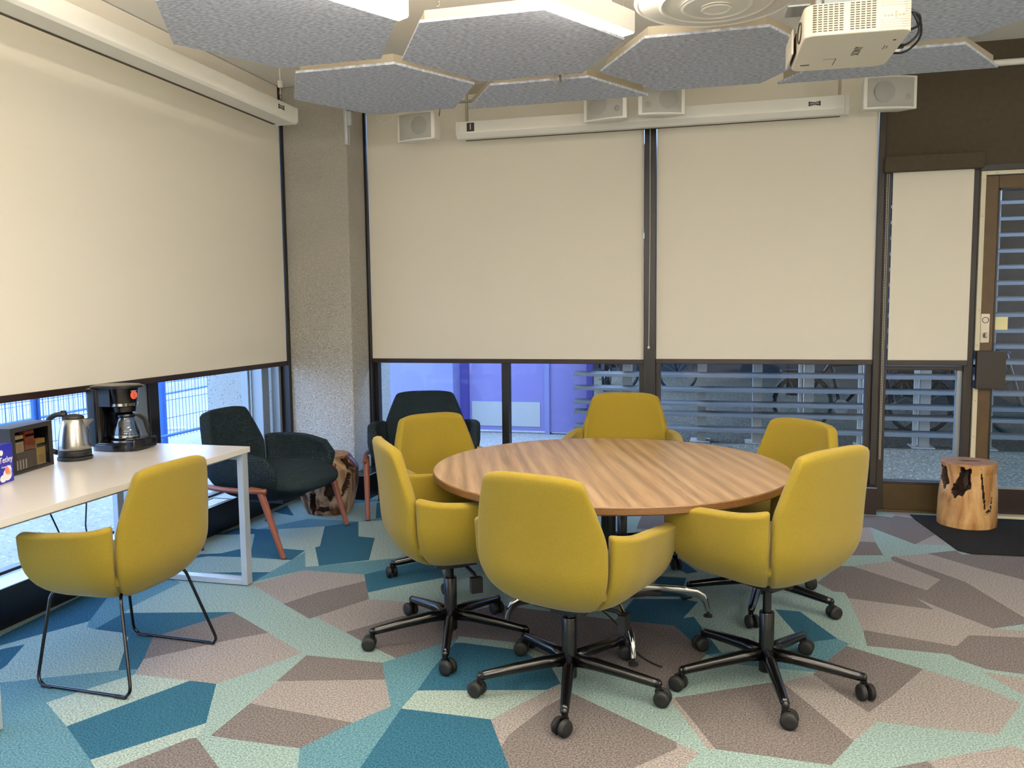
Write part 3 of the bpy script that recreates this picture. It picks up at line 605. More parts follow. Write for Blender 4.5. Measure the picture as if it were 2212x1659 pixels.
# louvre screen
LY = 9.3
e = empty('louvre_screen', (0, LY, -.05), 0, 'grey screen of horizontal louvres on posts outside the back windows', 'screen')
zs = [.16, .33, .445, .605, .765, .925, 1.085, 1.245, 1.405, 1.565, 1.725, 1.885, 2.045, 2.205, 2.365, 2.525]
for z in zs:
    k = MB(); k.add([(-1.67, -.05, z-.022), (5.2, -.05, z-.022), (5.2, -.05, z-.002), (-1.67, -.05, z-.002), (-1.67, .09, z+.025), (5.2, .09, z+.025), (5.2, .09, z+.018), (-1.67, .09, z+.018)],
        [(0,1,2,3),(3,2,5,4),(4,5,6,7),(7,6,1,0),(0,3,4,7),(1,6,5,2)])
    k.box((-1.67, -.052, z-.026), (5.2, -.046, z+.004)); k.build('louvre', 'louvre', e)
for x in (-1.08, -.24, .36, .90, 1.51, 2.06, 2.65, 3.25, 3.9, 4.6):
    k = MB().box((x-.045, .1, 0), (x+.055, .25, 2.75)).box((x-.12, .04, 0), (x+.1, .3, .012)).build('post', 'post_grey', e)
    if x > .5: MB().cyl((x-.085, .14, 0.0), (x-.085, .14, 2.7), .022, 10).build('pole', 'pole_white', k, smooth=40)
struct(MB().box((-1.5, 9.0, 2.95), (9, 19, 3.2)).build('ceiling_outside', 'ext_wall_dark'))
o = MB().box((-6, 18.6, -.05), (9, 18.8, 3.0)).box((2.4, 13.5, -.05), (9, 13.7, .4)).build('wall_outside', 'ext_wall_dark'); struct(o)
def bike(x, y, rz, fm, label):
    e = empty('bicycle', (x, y, -.05), rz, label, 'bicycle', 'bicycles parked behind the louvre screen')
    for wx in (-.52, .52):
        k = MB(); k.tube([(wx+.33*math.cos(a*math.pi/16), 0, .34+.33*math.sin(a*math.pi/16)) for a in range(32)], .027, 6, closed=True)
        w = k.build('wheel', 'rubber', e, smooth='all')
        k = MB()
        for a in range(12): k.tube([(wx, 0, .34), (wx+.32*math.cos(a*math.pi/6), 0, .34+.32*math.sin(a*math.pi/6))], .003, 4)
        k.cyl((wx, -.04, .34), (wx, .04, .34), .025, 8); k.build('spokes', 'chrome', w)
    k = MB(); 
    for a, b_ in (((-.52, 0, .34), (-.08, 0, .3)), ((-.52, 0, .34), (-.2, 0, .82)), ((-.08, 0, .3), (-.22, 0, .9)), ((-.08, 0, .3), (.36, 0, .78)), ((-.2, 0, .8), (.36, 0, .84)), ((.52, 0, .34), (.34, 0, .95))):
        k.tube([a, b_], .024, 8)
    k.build('frame', fm, e, smooth=40)
    k = MB(); k.tube([(.3, -.28, .98), (.36, -.1, .97), (.36, .1, .97), (.3, .28, .98)], .013, 8); k.build('handlebar', 'rubber', e)
    k = MB()
    for wx in (-.52, .52):
        pts = [(wx+.375*math.cos(R(q)), .34+.375*math.sin(R(q))) for q in range(10, 171, 16)]
        for (xa, za), (xb, zb) in zip(pts, pts[1:]): k.add([(xa, -.03, za), (xa, .03, za), (xb, .03, zb), (xb, -.03, zb)], [(0, 1, 2, 3)])
    k.build('mudguard', 'bike_metal', e)
    k = MB(); k.box((-.78, -.09, .72), (-.3, .09, .74)); k.tube([(-.52, -.06, .34), (-.6, -.08, .73)], .008, 6); k.tube([(-.52, .06, .34), (-.6, .08, .73)], .008, 6); k.box((-.7, .09, .42), (-.42, .2, .74)); k.build('rack_and_bag', 'rubber', e)
    k = MB(); k.box((-.34, -.06, .9), (-.12, .06, .94)); k.build('saddle', 'rubber', e, bevel=.015)
    k = MB(); k.cyl((-.08, -.03, .3), (-.08, .03, .3), .09, 18); k.tube([(-.08, .06, .3), (-.2, .06, .18)], .012, 6); k.box((-.25, .04, .165), (-.15, .13, .185)); k.build('crank', 'chrome', e)
for a in ((-2.7, 15.4, R(88), 'bike_metal', 'bicycle parked end-on behind the louvres, nearest the purple doors'), (-2.15, 15.5, R(93), 'bike_red', 'bicycle parked end-on behind the louvres, second from the purple doors'),
          (-1.32, 15.0, R(-3), 'bike_metal', 'bicycle parked lengthwise behind the louvres seen left of the middle post'), (1.45, 10.5, R(4), 'bike_metal', 'dark bicycle parked lengthwise behind the louvres at the right of the back window'),
          (2.1, 12.2, R(85), 'bike_red', 'bicycle parked end-on behind the louvres seen through the narrow window'), (2.75, 10.4, R(-5), 'bike_metal', 'bicycle parked lengthwise behind the louvres seen through the door side'), (4.3, 11.2, R(70), 'bike_metal', 'bicycle parked slanting behind the louvres at the far right')):
    bike(*a)
# ---------------------------------------------------------------- upholstered tub shells
def make_tub(S):
    """meshes for a padded tub chair: outer surface swept round a rounded plan, split at the back corners.
    local axes: +y is forward, z=0 lowest point of the shell"""
    a, b, f, n = S['a'], S['b'], S['f'], S['n']
    def plan(th):           # th: 0 rear .. 90 side, then straight forward
        s = 1 if th >= 0 else -1; t = abs(th)
        if t <= 90:
            x = a*math.sin(R(t))**(2/n); y = -b*math.cos(R(t))**(2/n)
        else:
            k = (t-90)/60; x = a+S['flare']*k-(S.get('tuck', .0))*k*k; y = f*k
        return s*x, y
    hb = S['hb']
    def surf(th, v, top):
        """v 0..vb: bowl, vb..1: wall up to height top"""
        vb = S['vb']; x, y = plan(th)
        if v <= vb:
            ph = (v/vb)*math.pi/2
            k = max(math.sin(ph), 0)**.78; z = hb*(1-math.cos(ph))
            return x*k, y*k+S['yc']*(1-k), z
        w = (v-vb)/(1-vb); z = hb+(top-hb)*w
        rear = max(0, math.cos(R(min(abs(th), 90))))
        h = (z-hb)
        bulge = S['bulge']*math.sin(min(1, h/.35)*math.pi)*.5
        y2 = y-rear*(S['lean']*(h/.35)**1.35)
        x2 = x*(1+bulge*.3)
        return x2, y2, z
    v0 = S['v0']
    ths = S['ths']; gap = S['gap']
    out = {}
    # backrest
    nu, nv = 17, 17
    zt = S['back']; za = S['arm']
    def fb(u, w):
        v = v0+(1-v0)*w
        vb = S['vb']
        z = 0 if v <= vb else hb+(zt-hb)*(v-vb)/(1-vb)
        k = 1
        if z > za-.03:
            q = (z-za+.03)/(zt-za+.03); k = 1-(1-S['btop'])*q**1.0
        th = (2*u-1)*(ths-gap)*k
        top = zt - S['crown']*abs(2*u-1)**2.5
        return surf(th, v, top)
    m = MB().grid(fb, nu, nv); out['back'] = m
    def fa(sgn):
        def g(u, w):
            th = (ths+gap+(S['the']-ths-gap)*u); v = v0+(1-v0)*w
            top = za + S['armf'](u)
            if u > .85: pass
            x, y, z = surf(th*sgn, v, top)
            # front edge of the arm slopes back towards its top
            q = max(0, (z-hb)/(za-hb)); y -= S['rake']*q*u
            fl = S.get('fl', .02)*q*u; x += sgn*fl
            return x, y, z
        return g
    out['armR'] = MB().grid(fa(1), 15, 13); out['armL'] = MB().grid(fa(-1), 15, 13)
    # bowl underneath, closed all round
    fr = S['fr']
    def fbowl(u, w):
        t = u*2*math.pi; e = 2/3.
        x = a*.90*sgp(math.sin(t), e); c = math.cos(t)
        y = -b*.90*sgp(c, e) if c > 0 else -fr*sgp(c, e)
        ph = w*math.pi*.36; k = max(math.sin(ph), .0)**.78*1.045; z = .007+hb*(1-math.cos(ph))
        return x*k, y*k+S['yc']*(1-k), z
    m = MB().grid(fbowl, 36, 9, wrap=True)
    # close the top with a lid
    k = len(m.v); m.f.append(tuple(range(k-36, k))); m.mi.append(0)
    out['bowl'] = m
    def fc(u, w):      # cushion, super-ellipsoid
        t = u*2*math.pi; e = S['ce']
        ph = (w-.5)*math.pi; cc = max(math.cos(ph), 0)**.35
        x = S['ca']*sgp(math.sin(t), e)*cc; c = math.cos(t)
        y = (-S['cb'] if c > 0 else -S['cf'])*sgp(c, e)*cc
        z = S['cz']+S['ch']*sgp(math.sin(ph), .8)
        # crown and waterfall front
        rr = (x/S['ca'])**2+(y/S['cf'])**2
        if w > .5: z += S['ccr']*max(0, 1-rr)
        if y > 0: z -= S['drop']*(y/S['cf'])**3
        return x, y, z
    out['seat'] = MB().grid(fc, 40, 17, wrap=True)
    return out
SW = dict(a=.335, b=.285, f=.225, n=3.0, hb=.215, vb=.44, v0=.04, yc=.0, flare=.012, bulge=.04, lean=.035, ths=48, gap=.9, back=.55, arm=.345,
          btop=.60, crown=.02, the=150, armf=lambda u: -.012*math.sin(u*math.pi)-.035*u, rake=.03, fl=.03, fr=.25, bz=.12, ce=.62, ca=.285, cb=.25, cf=.285, cz=.125, ch=.045, ccr=.018, drop=.03)
LG = dict(a=.41, b=.36, f=.25, n=2.8, hb=.24, vb=.44, v0=.04, yc=.03, flare=.0, bulge=.05, lean=.06, ths=45, gap=1.0, back=.565, arm=.355,
          btop=.58, crown=.015, the=150, armf=lambda u: .0+.02*math.sin(u*math.pi)-.03*u, rake=.09, fl=.0, tuck=.03, fr=.37, bz=.12, ce=.62, ca=.34, cb=.30, cf=.375, cz=.145, ch=.06, ccr=.022, drop=.03)
def shell_parts(S, m, name):
    T = make_tub(S); d = {}
    for k, v in T.items():
        me = v.mesh(name+'_'+k, m, 'all', weld=True, recalc=k in ('bowl', 'seat')); d[k] = me
    # orient the open sheets outwards
    for k in ('back', 'armR', 'armL'):
        bm = bmesh.new(); bm.from_mesh(d[k]); bm.normal_update()
        s = sum(f.normal.dot(Vector((f.calc_center_median().x, f.calc_center_median().y, 0))) for f in bm.faces)
        if s < 0: bmesh.ops.reverse_faces(bm, faces=bm.faces)
        bm.to_mesh(d[k]); bm.free()
    return d
SWM = shell_parts(SW, 'yellow', 'swivel'); LGM = shell_parts(LG, 'green', 'lounge')
def add_shell(e, D, z, th, sy=1):
    o = []
    for nm, k in (('backrest', 'back'), ('armrest', 'armR'), ('armrest', 'armL')):
        o.append(put(nm, D[k], e, sub=1, solid=th, loc=(0, 0, z)))
    o.append(put('seat_shell', D['bowl'], e, sub=1, loc=(0, 0, z)))
    o.append(put('seat', D['seat'], e, sub=1, loc=(0, 0, z)))
    for q in o: q.scale = (1, sy, 1)
    return o
# swivel base meshes
def base_meshes():
    d = {}
    k = MB(); k.tube([(0, 0, .045), (0, 0, .28), (0, 0, .285)], [.0285, .0285, .026], 24); d['column'] = k.mesh('col', 'black_metal', 40)
    k = MB(); k.cyl((0, 0, .27), (0, 0, .44), .0165, 20); d['rod'] = k.mesh('rod', 'black_metal', 40)
    k = MB(); pts = [(.01, 0, .115), (.10, 0, .112), (.22, 0, .098), (.33, 0, .083), (.352, 0, .081)]
    rr = [.026, .024, .0205, .0175, .016]
    k.tube(pts, rr, 16); k.tube([(.352, 0, .081), (.359, 0, .081), (.363, 0, .081)], [.016, .012, .004], 16)
    k.xf(Matrix.Diagonal((1, .95, 1, 1))); d['leg'] = k.mesh('leg', 'black_metal', 'all')
    k = MB(); k.cyl((.35, 0, .048), (.35, 0, .076), .012, 14); k.box((.338, -.009, .03), (.368, .009, .058)); d['caster'] = k.mesh('caster', 'black_metal', 40)
    for s in (-1, 1):
        k = MB(); r = .0305
        y0 = s*.0075; y1 = s*.0275
        prof = [(y0, r*.9), (y0+s*.002, r), (y1-s*.005, r), (y1, r*.86), (y1+s*.001, r*.5)]
        k.tube([(.365, y, r) for y, _ in prof], [q for _, q in prof], 24); d['wheel%d' % s] = k.mesh('wheel', 'wheel_grey', 50)
    k = MB(); k.box((-.11, -.09, .425), (.11, .09, .445)); k.box((-.05, -.06, .40), (.05, .06, .43)); d['mech'] = k.mesh('mech', 'black_plastic')
    k = MB(); k.tube([(.05, .05, .415), (.17, .06, .405), (.2, .06, .39)], [.008, .008, .008], 8); k.box((.185, .035, .335), (.215, .085, .40)); d['lever'] = k.mesh('lever', 'black_plastic', 40)
    return d
BS = base_meshes()
def swivel_chair(x, y, az, base, lift, label, caster=None):
    e = empty('swivel_armchair', (x, y, 0), R(-az), label, 'chair', 'yellow swivel chairs round the table')
    z = .34+lift
    add_shell(e, SWM, z, .05)
    put('column', BS['column'], e, bevel=.003); put('gas_lift', BS['rod'], e, loc=(0, 0, lift-.09)); put('seat_mechanism', BS['mech'], e, loc=(0, 0, lift-.09)); put('lever', BS['lever'], e, loc=(0, 0, lift-.09))
    rnd = random.Random(int(x*100)+5)
    for i in range(5):
        an = R(base+72*i)+R(az)
        put('leg', BS['leg'], e, rot=(0, 0, an))
        sw = rnd.uniform(-1.4, 1.4)
        c = put('caster', BS['caster'], e)
        # swivel the caster about its pin at r=.352
        M1 = Matrix.Rotation(an, 4, 'Z') @ Matrix.Translation((.352, 0, 0)) @ Matrix.Rotation(sw, 4, 'Z') @ Matrix.Translation((-.352, 0, 0))
        c.matrix_local = M1
        for s in (-1, 1): put('wheel', BS['wheel%d' % s], c)
    return e
swivel_chair(-.562, 3.008, 17, -82.5, 0.0, 'yellow swivel armchair nearest the camera at the round table, back turned to us')
swivel_chair(.174, 3.232, -50, -82, .072, 'yellow swivel armchair at the front right of the round table, seen from its left rear')
swivel_chair(-1.163, 3.357, 56, -75, .025, 'yellow swivel armchair at the left of the round table, its right arm against the table')
swivel_chair(-1.44, 4.25, 134, -151, -.025, 'yellow swivel armchair behind the left one, in front of the far dark green armchair')
swivel_chair(-.565, 4.72, 177, -26, .055, 'yellow swivel armchair at the far side of the round table facing the camera')
swivel_chair(.19, 4.14, 226, -99, .0, 'yellow swivel armchair at the far right of the table, half hidden by another')

# ---------------------------------------------------------------- sled chair
e = empty('sled_armchair', (-2.375, 2.80, 0), R(88), 'yellow armchair on black wire sled legs pushed under the white table', 'chair')
add_shell(e, SWM, .325, .05, .88)
sx, sy0, sy1 = .265, -.225, .225
for s in (-1, 1):
    p = smooth_path([(s*.13, sy1-.08, .365), (s*.20, sy1-.03, .37), (s*sx, sy1, .008), (s*sx, sy0, .008), (s*.185, sy0+.10, .37), (s*.12, sy0+.14, .38)], .05, 7)
    k = MB(); k.tube(p, .0065, 12); k.build('sled_leg', 'black_metal', e, smooth='all')
    for yy in (sy1-.05, sy0+.05):
        MB().box((s*sx-.008, yy-.025, 0), (s*sx+.008, yy+.025, .012)).build('glide', 'rubber', e, bevel=.002)
k = MB(); k.tube([(-.13, .145, .365), (.13, .145, .365)], .0065, 10); k.tube([(-.12, -.085, .38), (.12, -.085, .38)], .0065, 10); k.build('cross_bar', 'black_metal', e, smooth=40)

# ---------------------------------------------------------------- lounge chairs
def rust_leg(k, top, foot): 
    t = Vector(top); q = Vector(foot); k.tube([t, t.lerp(q, .5)+Vector((0, 0, .0)), q], [.023, .0195, .0155], 16)
def lounge(x, y, az, label):
    e = empty('lounge_armchair', (x, y, 0), R(-az), label, 'armchair', 'dark green armchairs in the corner')
    z = .27
    add_shell(e, LGM, z, .062)
    # rail wrapping the back at seat height
    pts = []
    for i in range(33):
        t = -125+i*250/32; s = 1 if t >= 0 else -1; q = abs(t)
        if q <= 90: px = .433*math.sin(R(q))**.72; py = -.388*math.cos(R(q))**.72
        else: px = .433-.02*((q-90)/35)**2; py = .21*(q-90)/35
        pts.append((s*px, py, .405+.02*math.cos(R(min(q, 90)))))
    k = MB(); k.tube(pts, .0165, 12); k.xf(Matrix.Translation((0, 0, -.0))); rl = k.build('rail', 'rust', e, smooth='all')
    for s in (-1, 1):
        k = MB(); rust_leg(k, (s*.41, .17, .40), (s*.395, .30, 0)); k.tube([(s*.41, .17, .40), (s*.41, .10, .412)], [.022, .016], 12); lg = k.build('leg', 'rust', e, smooth=50)
        MB().cyl((s*.395, .30, 0), (s*.395, .30, .008), .0165, 14).build('foot_pad', 'rubber', lg)
        k = MB(); rust_leg(k, (s*.345, -.285, .41), (s*.36, -.30, 0)); lg = k.build('leg', 'rust', e, smooth=50)
        MB().cyl((s*.36, -.30, 0), (s*.36, -.30, .008), .0165, 14).build('foot_pad', 'rubber', lg)
    k = MB(); k.box((-.13, -.12, .262), (.13, .14, .30)); k.build('under_frame', 'black_plastic', e)
    return e
lounge(-2.80, 4.66, 92, 'dark green armchair with rust coloured legs beside the left window')
lounge(-2.12, 5.60, 161, 'dark green armchair with rust coloured legs standing against the back window')

# ---------------------------------------------------------------- round table
TC = (-.508, 3.715)
e = empty('round_table', (TC[0], TC[1], 0), 0, 'round walnut topped table on a chrome legged base in the middle of the chairs', 'table')
RT = .805
k = MB(); k.lathe([(RT-.006, .706), (RT, .712), (RT, .736), (RT-.004, .740)], seg=128); tt = k.mesh('tabletop', ['walnut', 'walnut_edge'], 30)
for p_ in tt.polygons: p_.material_index = 0 if abs(p_.normal.z) > .9 else 1
put('tabletop', tt, e)
k = MB()
for s in (-1, 1): k.cyl((s*.0, s*.0, .09), (0, 0, .70), .034, 24)
k.cyl((0, 0, .67), (0, 0, .705), .2, 24); k.build('column', 'black_metal', e, smooth=40)
k = MB(); k.cyl((0, 0, .09), (0, 0, .17), .05, 24); k.build('hub', 'black_metal', e, smooth=40)
for i, a_ in enumerate((-70, 20, 110, 200)):
    k = MB(); r = .478
    prof = [(.03, .135, .034, .012), (.18, .142, .03, .012), (.33, .13, .026, .012), (.42, .118, .021, .012), (.452, .10, .018, .012), (.468, .07, .015, .012), (.478, .03, .0135, .012)]
    vs = []
    cs = [(-1, -1), (1, -1), (1, 1), (-1, 1)]
    for j, (px, pz, h, w) in enumerate(prof):
        # direction of the bar
        q0 = prof[max(j-1, 0)]; q1 = prof[min(j+1, len(prof)-1)]
        d = Vector((q1[0]-q0[0], 0, q1[1]-q0[1])).normalized(); nrm = Vector((-d.z, 0, d.x))
        for t_ in range(12):
            an = t_*math.pi/6
            vs.append(Vector((px, 0, pz))+nrm*h*sgp(math.sin(an), .6)+Vector((0, 1, 0))*w*sgp(math.cos(an), .6)*(1 if j < 6 else 1.2))
    fs = []
    for j in range(len(prof)-1):
        for t_ in range(12): fs.append((j*12+t_, j*12+(t_+1) % 12, (j+1)*12+(t_+1) % 12, (j+1)*12+t_))
    fs += [tuple(range(12)), tuple(range((len(prof)-1)*12, len(prof)*12))]
    k.add(vs, fs); lg = k.build('leg', 'chrome', e, smooth=50); lg.rotation_euler[2] = R(a_)
    k = MB(); k.lathe([(.021, 0), (.021, .008), (.008, .014), (.006, .04)], (.479, 0, 0), 16); k.build('foot', 'rubber', lg, smooth=40)
    k = MB(); k.cyl((.12, -.016, .14), (.12, .016, .14), .018, 14); k.build('cap', 'black_plastic', lg, smooth=40)
k = MB(); pts = [(-.02+.3*t, -.12-.32*t+.03*math.sin(t*6), .10-.097*min(1, t*1.6)) for t in [i/20 for i in range(21)]]
k.tube(pts, .004, 6); k.build('cable', 'black_plastic', e, smooth='all')

# ---------------------------------------------------------------- white table
tx0, tx1, ty0, ty1 = -3.30, -2.448, 2.12, 3.845
TH = .746
e = empty('white_table', (-2.8, 3.02, 0), 0, 'long white table with a grey metal loop frame under the left window', 'table')
def L(x, y): return x+2.8, y-3.02
k = MB(); a_, b_ = L(tx0, ty0), L(tx1, ty1); k.box((a_[0], a_[1], .716), (b_[0], b_[1], .746)); k.build('tabletop', 'white_top', e, bevel=.0015)
for yy in (2.21, 3.80):
    k = MB(); p0 = L(tx0+.02, yy-.025); p1 = L(tx1-.004, yy+.025)
    w = .05
    k.box((p0[0], p0[1], 0.004), (p0[0]+.035, p1[1], .716)); k.box((p1[0]-.035, p0[1], .004), (p1[0], p1[1], .716))
    k.box((p0[0]+.035, p0[1], .004), (p1[0]-.035, p1[1], .036)); k.box((p0[0]+.035, p0[1], .684), (p1[0]-.035, p1[1], .716))
    lg = k.build('leg_frame', 'silver_paint', e, bevel=.0025)
    k = MB(); k.box((p0[0]+.02, p0[1]+.01, 0), (p0[0]+.05, p1[1]-.01, .005)); k.box((p1[0]-.05, p0[1]+.01, 0), (p1[0]-.02, p1[1]-.01, .005)); k.build('glide', 'rubber', lg)
k = MB(); p0 = L(tx0+.06, 2.2); p1 = L(tx0+.1, 3.80); k.box((p0[0], p0[1], .684), (p1[0], p1[1], .716)); p0 = L(tx1-.13, 2.2); p1 = L(tx1-.09, 3.80); k.box((p0[0], p0[1], .684), (p1[0], p1[1], .716)); k.build('side_rail', 'silver_paint', e)
# appliance leads
for (ya, yb, yc, lab) in ((3.33, 3.31, 3.44, 'thin black lead hanging down behind the white table below the kettle'), (3.66, 3.64, 3.60, 'thin black lead hanging down behind the white table below the coffee maker')):
    k = MB(); k.tube(smooth_path([(-3.25, ya, .752), (-3.315, ya, .752), (-3.312, yb, .60), (-3.31, yc, .30), (-3.27, yc+.03, .20), (-3.22, yc+.06, .197)], .04, 6), .004, 8)
    tag(k.build('power_lead', 'black_plastic', smooth='all'), lab, 'cable')

# ---------------------------------------------------------------- coffee maker
ez = .7465
e = empty('coffee_maker', (-3.10, 3.66, ez), R(-2), 'black drip coffee maker with a glass jug at the far end of the white table', 'coffee maker')
# local: +x faces the room, y sideways
def ell(rx, ry, n=40, cx=0, cy=0, p=.8): return [(cx+rx*sgp(math.cos(t*2*math.pi/n), p), cy+ry*sgp(math.sin(t*2*math.pi/n), p)) for t in range(n)]
k = MB(); k.prism(ell(.145, .115, cx=.005), 0, .036); k.prism(ell(.142, .112, cx=.005), .036, .046, inset=.06)
k.build('base', 'black_gloss', e, smooth=30, bevel=.004)
k = MB(); k.lathe([(.076, .046), (.076, .05), (.06, .051)], (.035, 0, 0)); k.build('hot_plate', 'steel', e, smooth=40)
k = MB(); k.box((.095, -.085, .004), (.155, .09, .062)); k.build('control_panel', 'black_gloss', e, bevel=.012, bseg=4)
k = MB(); k.box((.154, -.005, .03), (.1562, .045, .05)); k.build('display', 'box_black', e)
k = MB(); k.prism(ell(.05, .105, cx=-.09, p=.6), .02, .325); k.build('water_tank', 'black_gloss', e, smooth=30, bevel=.006)
k = MB(); k.prism([(x, y) for x, y in ell(.13, .105, cx=-.01, p=.75)], .325, .335); k.prism(ell(.124, .10, cx=-.01, p=.75), .335, .341, inset=.1); k.build('lid', 'black_gloss', e, smooth=30, bevel=.003)
k = MB(); k.lathe([(.07, .228), (.073, .24), (.082, .30), (.087, .327)], (.018, 0, 0)); k.box((-.09, -.09, .232), (.02, .09, .326)); k.build('filter_basket', 'black_gloss', e, smooth=40)
k = MB(); k.lathe([(.0745, .23), (.0765, .232), (.0775, .246), (.0755, .247)], (.018, 0, 0)); k.build('trim_band', 'chrome', e, smooth=40)
k = MB(); k.lathe([(.05, .196), (.058, .20), (.062, .226), (.06, .228)], (.028, 0, 0)); k.build('drip_cap', 'black_gloss', e, smooth=40)
k = MB(); a0 = R(-6); 
k.lathe([(0, 0), (.022, 0), (.022, .002), (0, .0025)], (0, 0, 0), 28); bd = k.build('badge', 'brand_red', e, smooth=40)
bd.matrix_local = Matrix.Translation((.018+.0835*math.cos(a0), .0835*math.sin(a0), .288)) @ Matrix.Rotation(a0, 4, 'Z') @ Matrix.Rotation(R(90), 4, 'Y')
k = MB()
for rr_ in (.018, .011): k.tube([(rr_*math.cos(t*math.pi/12), rr_*math.sin(t*math.pi/12), .003) for t in range(3, 25)], .0008, 5)
k.build('badge_rings', 'brand_pale', bd)
k = MB(); k.box((-.0235, -.018, .0), (-.0215, .018, .002)); k.build('badge_lettering', 'label_white', bd)
# jug
j = MB(); j.lathe([(.058, .052), (.068, .058), (.071, .074), (.066, .10), (.052, .145), (.044, .165), (.046, .178)], (.035, 0, 0)); jg = j.build('glass_jug', 'glass_clear', e, smooth='all')
k = MB(); k.lathe([(.0, .196), (.03, .194), (.047, .186), (.048, .172), (.045, .168)], (.035, 0, 0)); k.build('jug_lid', 'black_gloss', jg, smooth='all')
k = MB(); k.lathe([(.0715, .064), (.0722, .066), (.0715, .078), (.0705, .078)], (.035, 0, 0)); k.build('jug_band', 'chrome', jg, smooth=40)
k = MB(); ca, sa = math.cos(R(28)), math.sin(R(28))
hp = [(.04, .182), (.075, .184), (.098, .172), (.118, .12), (.126, .075), (.112, .066), (.10, .09), (.085, .15), (.062, .168)]
w2_ = .011
vs = [(.035+ca*r-sa*s*w2_, sa*r+ca*s*w2_, z) for s in (-1, 1) for r, z in hp]; n = len(hp)
k.add(vs, [tuple(range(n)), tuple(range(n, 2*n))[::-1]]+[(i, (i+1) % n, (i+1) % n+n, i+n) for i in range(n)]); k.build('jug_handle', 'black_gloss', jg, bevel=.004, bseg=3)

# ---------------------------------------------------------------- kettle
e = empty('electric_kettle', (-3.10, 3.335, ez), R(24), 'brushed steel electric kettle with black lid and base between tea box and coffee maker', 'kettle')
k = MB(); k.lathe([(.078, 0), (.08, .003), (.08, .014), (.074, .019)]); k.build('power_base', 'black_plastic', e, smooth=40)
k = MB(); k.lathe([(.074, .021), (.0755, .024), (.0755, .046), (.0735, .048)]); k.build('bottom_ring', 'black_plastic', e, smooth=40)
k = MB(); k.lathe([(.074, .048), (.0735, .075), (.069, .12), (.061, .165), (.053, .195), (.048, .205)], seg=56); bd = k.build('body', 'steel', e, smooth='all')
k = MB(); k.add([(.052, -.026, .20), (.052, .026, .20), (.098, 0, .196), (.058, -.006, .155), (.058, .006, .155)], [(0, 3, 4, 1), (0, 2, 3), (1, 4, 2), (2, 4, 3)]); k.build('spout', 'steel', bd, smooth=60)
k = MB(); k.lathe([(.049, .204), (.05, .209), (.04, .218), (.02, .224), (0, .225)]); k.build('lid', 'black_plastic', e, smooth='all')
k = MB(); k.tube(smooth_path([(-.03, 0, .222), (-.075, 0, .226), (-.118, 0, .20), (-.128, 0, .12), (-.118, 0, .05), (-.078, 0, .035)], .03, 6), .0125, 12); k.xf(Matrix.Diagonal((1, 1.1, 1, 1))); k.build('handle', 'black_plastic', e, smooth='all')
k = MB(); k.box((-.055, -.008, .232), (-.03, .008, .243)); k.build('lid_button', 'black_plastic', e, bevel=.003)

# ---------------------------------------------------------------- tea display box
v0_, v1_ = Vector((-3.038, 2.915))-Vector((.01, 0)), Vector((-3.092, 3.204))-Vector((.01, 0)); dv = v1_-v0_
e = empty('tea_display_box', (v0_.x, v0_.y, ez), math.atan2(dv.y, dv.x), 'black display box of tea sachets behind a clear window, left of the kettle', 'box')
W_, H_, D_ = dv.length, .212, .12   # local x along the front, +y towards the window
t_ = .004
k = MB(); k.box((0, 0, 0), (W_, D_, .012)); k.box((0, 0, H_-.022), (W_, D_, H_)); k.box((0, 0, .012), (.03, D_, H_-.022)); k.box((W_-.028, 0, .012), (W_, D_, H_-.022)); k.box((.03, D_-.004, .012), (W_-.028, D_, H_-.022))
k.build('case', 'label_black', e)
MB().box((.03, .003, .012), (W_-.028, .004, H_-.022)).build('clear_window', 'plastic_clear', e)
c0 = .034; cw = (W_-.066)/3
for i, (m1, z0_, z1_) in enumerate((('tea_cream', .085, .17), ('tea_red', .098, .185), ('tea_yellow', .014, .135))):
    x0_ = c0+i*cw
    for s_ in range(2):
        k = MB(); k.box((x0_+.006, .012+s_*.02, z0_), (x0_+cw-.008, .024+s_*.02, z1_))
        k = k.build('sachet_stack', m1, e, bevel=.002)
        if s_ == 0:
            MB().box((x0_+.006, .011, z0_+(z1_-z0_)*.68), (x0_+cw-.008, .012, z0_+(z1_-z0_)*.82)).build('dark_band', 'label_black', k)
            q = MB()
            for li in range(4): q.box((x0_+.016, .0112, z0_+.014+li*.009), (x0_+cw-.02, .012, z0_+.016+li*.009))
            q.build('fine_print', 'tea_grey', k)
MB().box((c0, .01, .014), (c0+2*cw-.003, .05, .094)).build('grey_divider', 'tea_grey', e)
q = MB()
for i in range(4): q.box((c0+.01+i*.02, .0085, .016), (c0+.018+i*.02, .01, .06))
q.build('clear_cups', 'paper_white', e)

# ---------------------------------------------------------------- blue tea carton
v0_, v1_ = Vector((-2.941, 2.723)), Vector((-2.972, 2.848)); dv = v1_-v0_
e = empty('tea_carton', (v0_.x, v0_.y, ez), math.atan2(dv.y, dv.x), 'blue tea carton with a pale cup and orange flower picture at the left edge', 'box')
W_ = dv.length; H_ = .165
MB().box((0, 0, 0), (W_, .07, H_)).build('carton', 'blue_box', e, bevel=.001)
MX = Matrix.Rotation(R(90), 4, 'X')
text('brand_lettering', 'Tetley', .036, 'paper_white', e, Matrix.Translation((W_*.62, -.0006, H_*.60)) @ MX)
text('fine_lettering', 'Orange Pekoe', .011, 'paper_white', e, Matrix.Translation((W_*.62, -.0006, H_*.42)) @ MX)
k = MB(); k.lathe([(.0, 0), (.012, 0), (.012, .0006), (0, .0006)]); k.xf(Matrix.Translation((W_*.4, 0, H_*.8)) @ MX); k.build('seal', 'paper_white', e)
k = MB()
